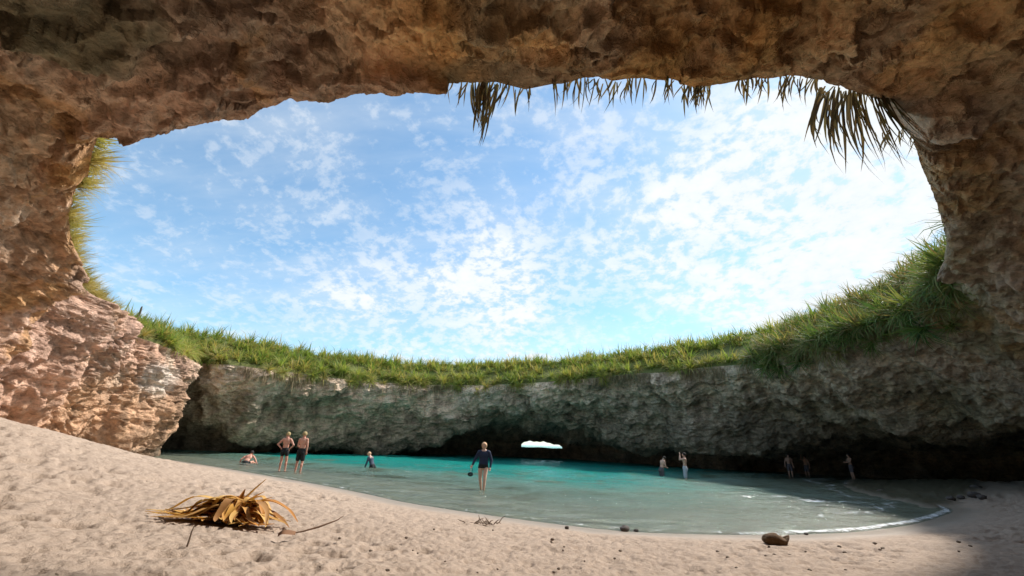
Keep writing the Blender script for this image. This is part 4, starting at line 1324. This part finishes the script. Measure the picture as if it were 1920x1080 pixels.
person(698, 878, 1.15, 'crouching person in a dark swim top with pale head, waist-deep in the turquoise water',
       {'hip': 0.52, 'lean': 0.45, 'nod': 0.15, 'arm_r': [(0.24, 0.16, 0.26), (0.20, 0.38, 0.10)], 'arm_l': [(-0.24, 0.14, 0.26), (-0.20, 0.36, 0.08)], 'leg_r': [(0.13, 0.30, 0.30), (0.12, -0.10, 0.075)], 'leg_l': [(-0.13, 0.26, 0.10), (-0.12, -0.20, 0.075)]},
       skin_pale, hair_pale, (black_c, 0.5, 1.0), slate_c, height=1.72)
wk, arms = person(904, 916, math.pi - 0.08, 'person in a navy long-sleeved swim top walking out of the water, holding a snorkel',
       {'arm_l': [(-0.27, -0.02, 0.22), (-0.25, 0.08, -0.02)], 'arm_r': [(0.30, -0.03, 0.25), (0.37, 0.10, 0.04)],
        'leg_r': [(0.085, 0.02, 0.49), (0.06, -0.20, 0.12)], 'leg_l': [(-0.09, 0.16, 0.50), (-0.07, 0.16, 0.075)], 'nod': 0.12},
       skin_pale, hair_pale, (black_c, 0.12, 1.0), navy_c, height=1.70, face=True, hair_len=0.1, wide=1.06)
person(1241, 892, -1.25, 'bare-chested person in dark shorts bending over something in both hands, knee-deep in water',
       {'lean': 0.28, 'nod': 0.55, 'arm_r': [(0.20, 0.10, 0.26), (0.07, 0.30, 0.24)], 'arm_l': [(-0.20, 0.10, 0.26), (-0.05, 0.30, 0.24)]},
       skin_pale, hair_dark, (dgrey_c, 0.80, 1.1), height=1.78)
person(1286, 896, 1.25, 'bare-chested person in pale grey shorts lifting both hands to the face, knee-deep in water',
       {'lean': -0.04, 'nod': -0.1, 'arm_r': [(0.20, 0.26, 0.44), (0.07, 0.24, 0.70)], 'arm_l': [(-0.20, 0.24, 0.46), (-0.06, 0.24, 0.70)]},
       skin_pale, hair_dark, (grey_c, 0.95, 1.25), height=1.86)
for x, y, r, d_, lab, ps in ((1481, 879, 2.9, 41, 'person wading toward the beach out of the dark cave under the right wall', {'arm_r': [(0.26, -0.03, 0.22), (0.30, 0.05, 0.0)]}),
                         (1512, 877, 2.2, 44, 'person standing deep in the dark cave with one arm raised', {'arm_r': [(0.25, 0.12, 0.55), (0.18, 0.2, 0.80)]}),
                         (1596, 877, 1.4, 40, 'person standing in the dark cave close to the low rock lip, hands held in front', {'arm_r': [(0.2, 0.1, 0.26), (0.06, 0.3, 0.26)], 'arm_l': [(-0.2, 0.1, 0.26), (-0.06, 0.3, 0.26)]})):
    v = ray(x, y); hd = np.array([v[0], v[1]]); hd /= np.linalg.norm(hd)
    person(x, y, r, lab, ps, skin_tan, hair_dark, (dgrey_c, 0.7, 1.1), height=1.75, pos=(*(hd * d_), 0))

# snorkel and mask dangling from the walker's hand
wr = np.array(arms[0][2]) * (1.06 * 1.70 / 1.75, 1.06 * 1.70 / 1.75, 1.70 / 1.75)
hand = np.array(wk.location) + np.array(Matrix.Rotation(math.pi - 0.08, 3, 'Z') @ Vector(wr)) + np.array([-0.02, -0.02, -0.07])
sn = link('snorkel_mask', None, None, 'diving mask with snorkel tube hanging from the hand of the walking person', 'diving mask', None, None, tuple(hand))
rub, pale_p, glass_m = cloth('black_rubber', (0.015, 0.02, 0.022)), cloth('pale_tube', (0.45, 0.70, 0.66)), plain('mask_glass', (0.05, 0.12, 0.13), 0.08, 10, 0.1, 0, 0.6)
v, q = tube([(0, 0, 0.05), (-0.01, 0, -0.02), (-0.03, 0.02, -0.12), (-0.04, 0.03, -0.22), (-0.02, 0.03, -0.28)], [0.016, 0.016, 0.016, 0.016, 0.018], 10)
link('snorkel_tube', mesh_np('snorkel_tube', v, q, [pale_p]), sn)
th = np.linspace(0, 2 * math.pi, 25)
ringp = [(-0.03 + 0.075 * math.cos(a), -0.01 + 0.012 * math.sin(2 * a), -0.23 + 0.05 * math.sin(a)) for a in th]
v, q = tube(ringp, [0.022] * 25, 8)
mf = link('mask_frame', mesh_np('mask_frame', v, q, [rub]), sn)
v, q = ell((-0.03, -0.01, -0.23), (0.066, 0.012, 0.042), None, 16, 9)
link('mask_lens', mesh_np('mask_lens', v, q, [glass_m]), mf)
v, q = tube([(0.0, 0.0, 0.03), (0.03, 0.0, -0.08), (0.04, -0.01, -0.22)], [0.008, 0.008, 0.008], 6)
link('mask_strap', mesh_np('mask_strap', v, q, [rub]), mf)
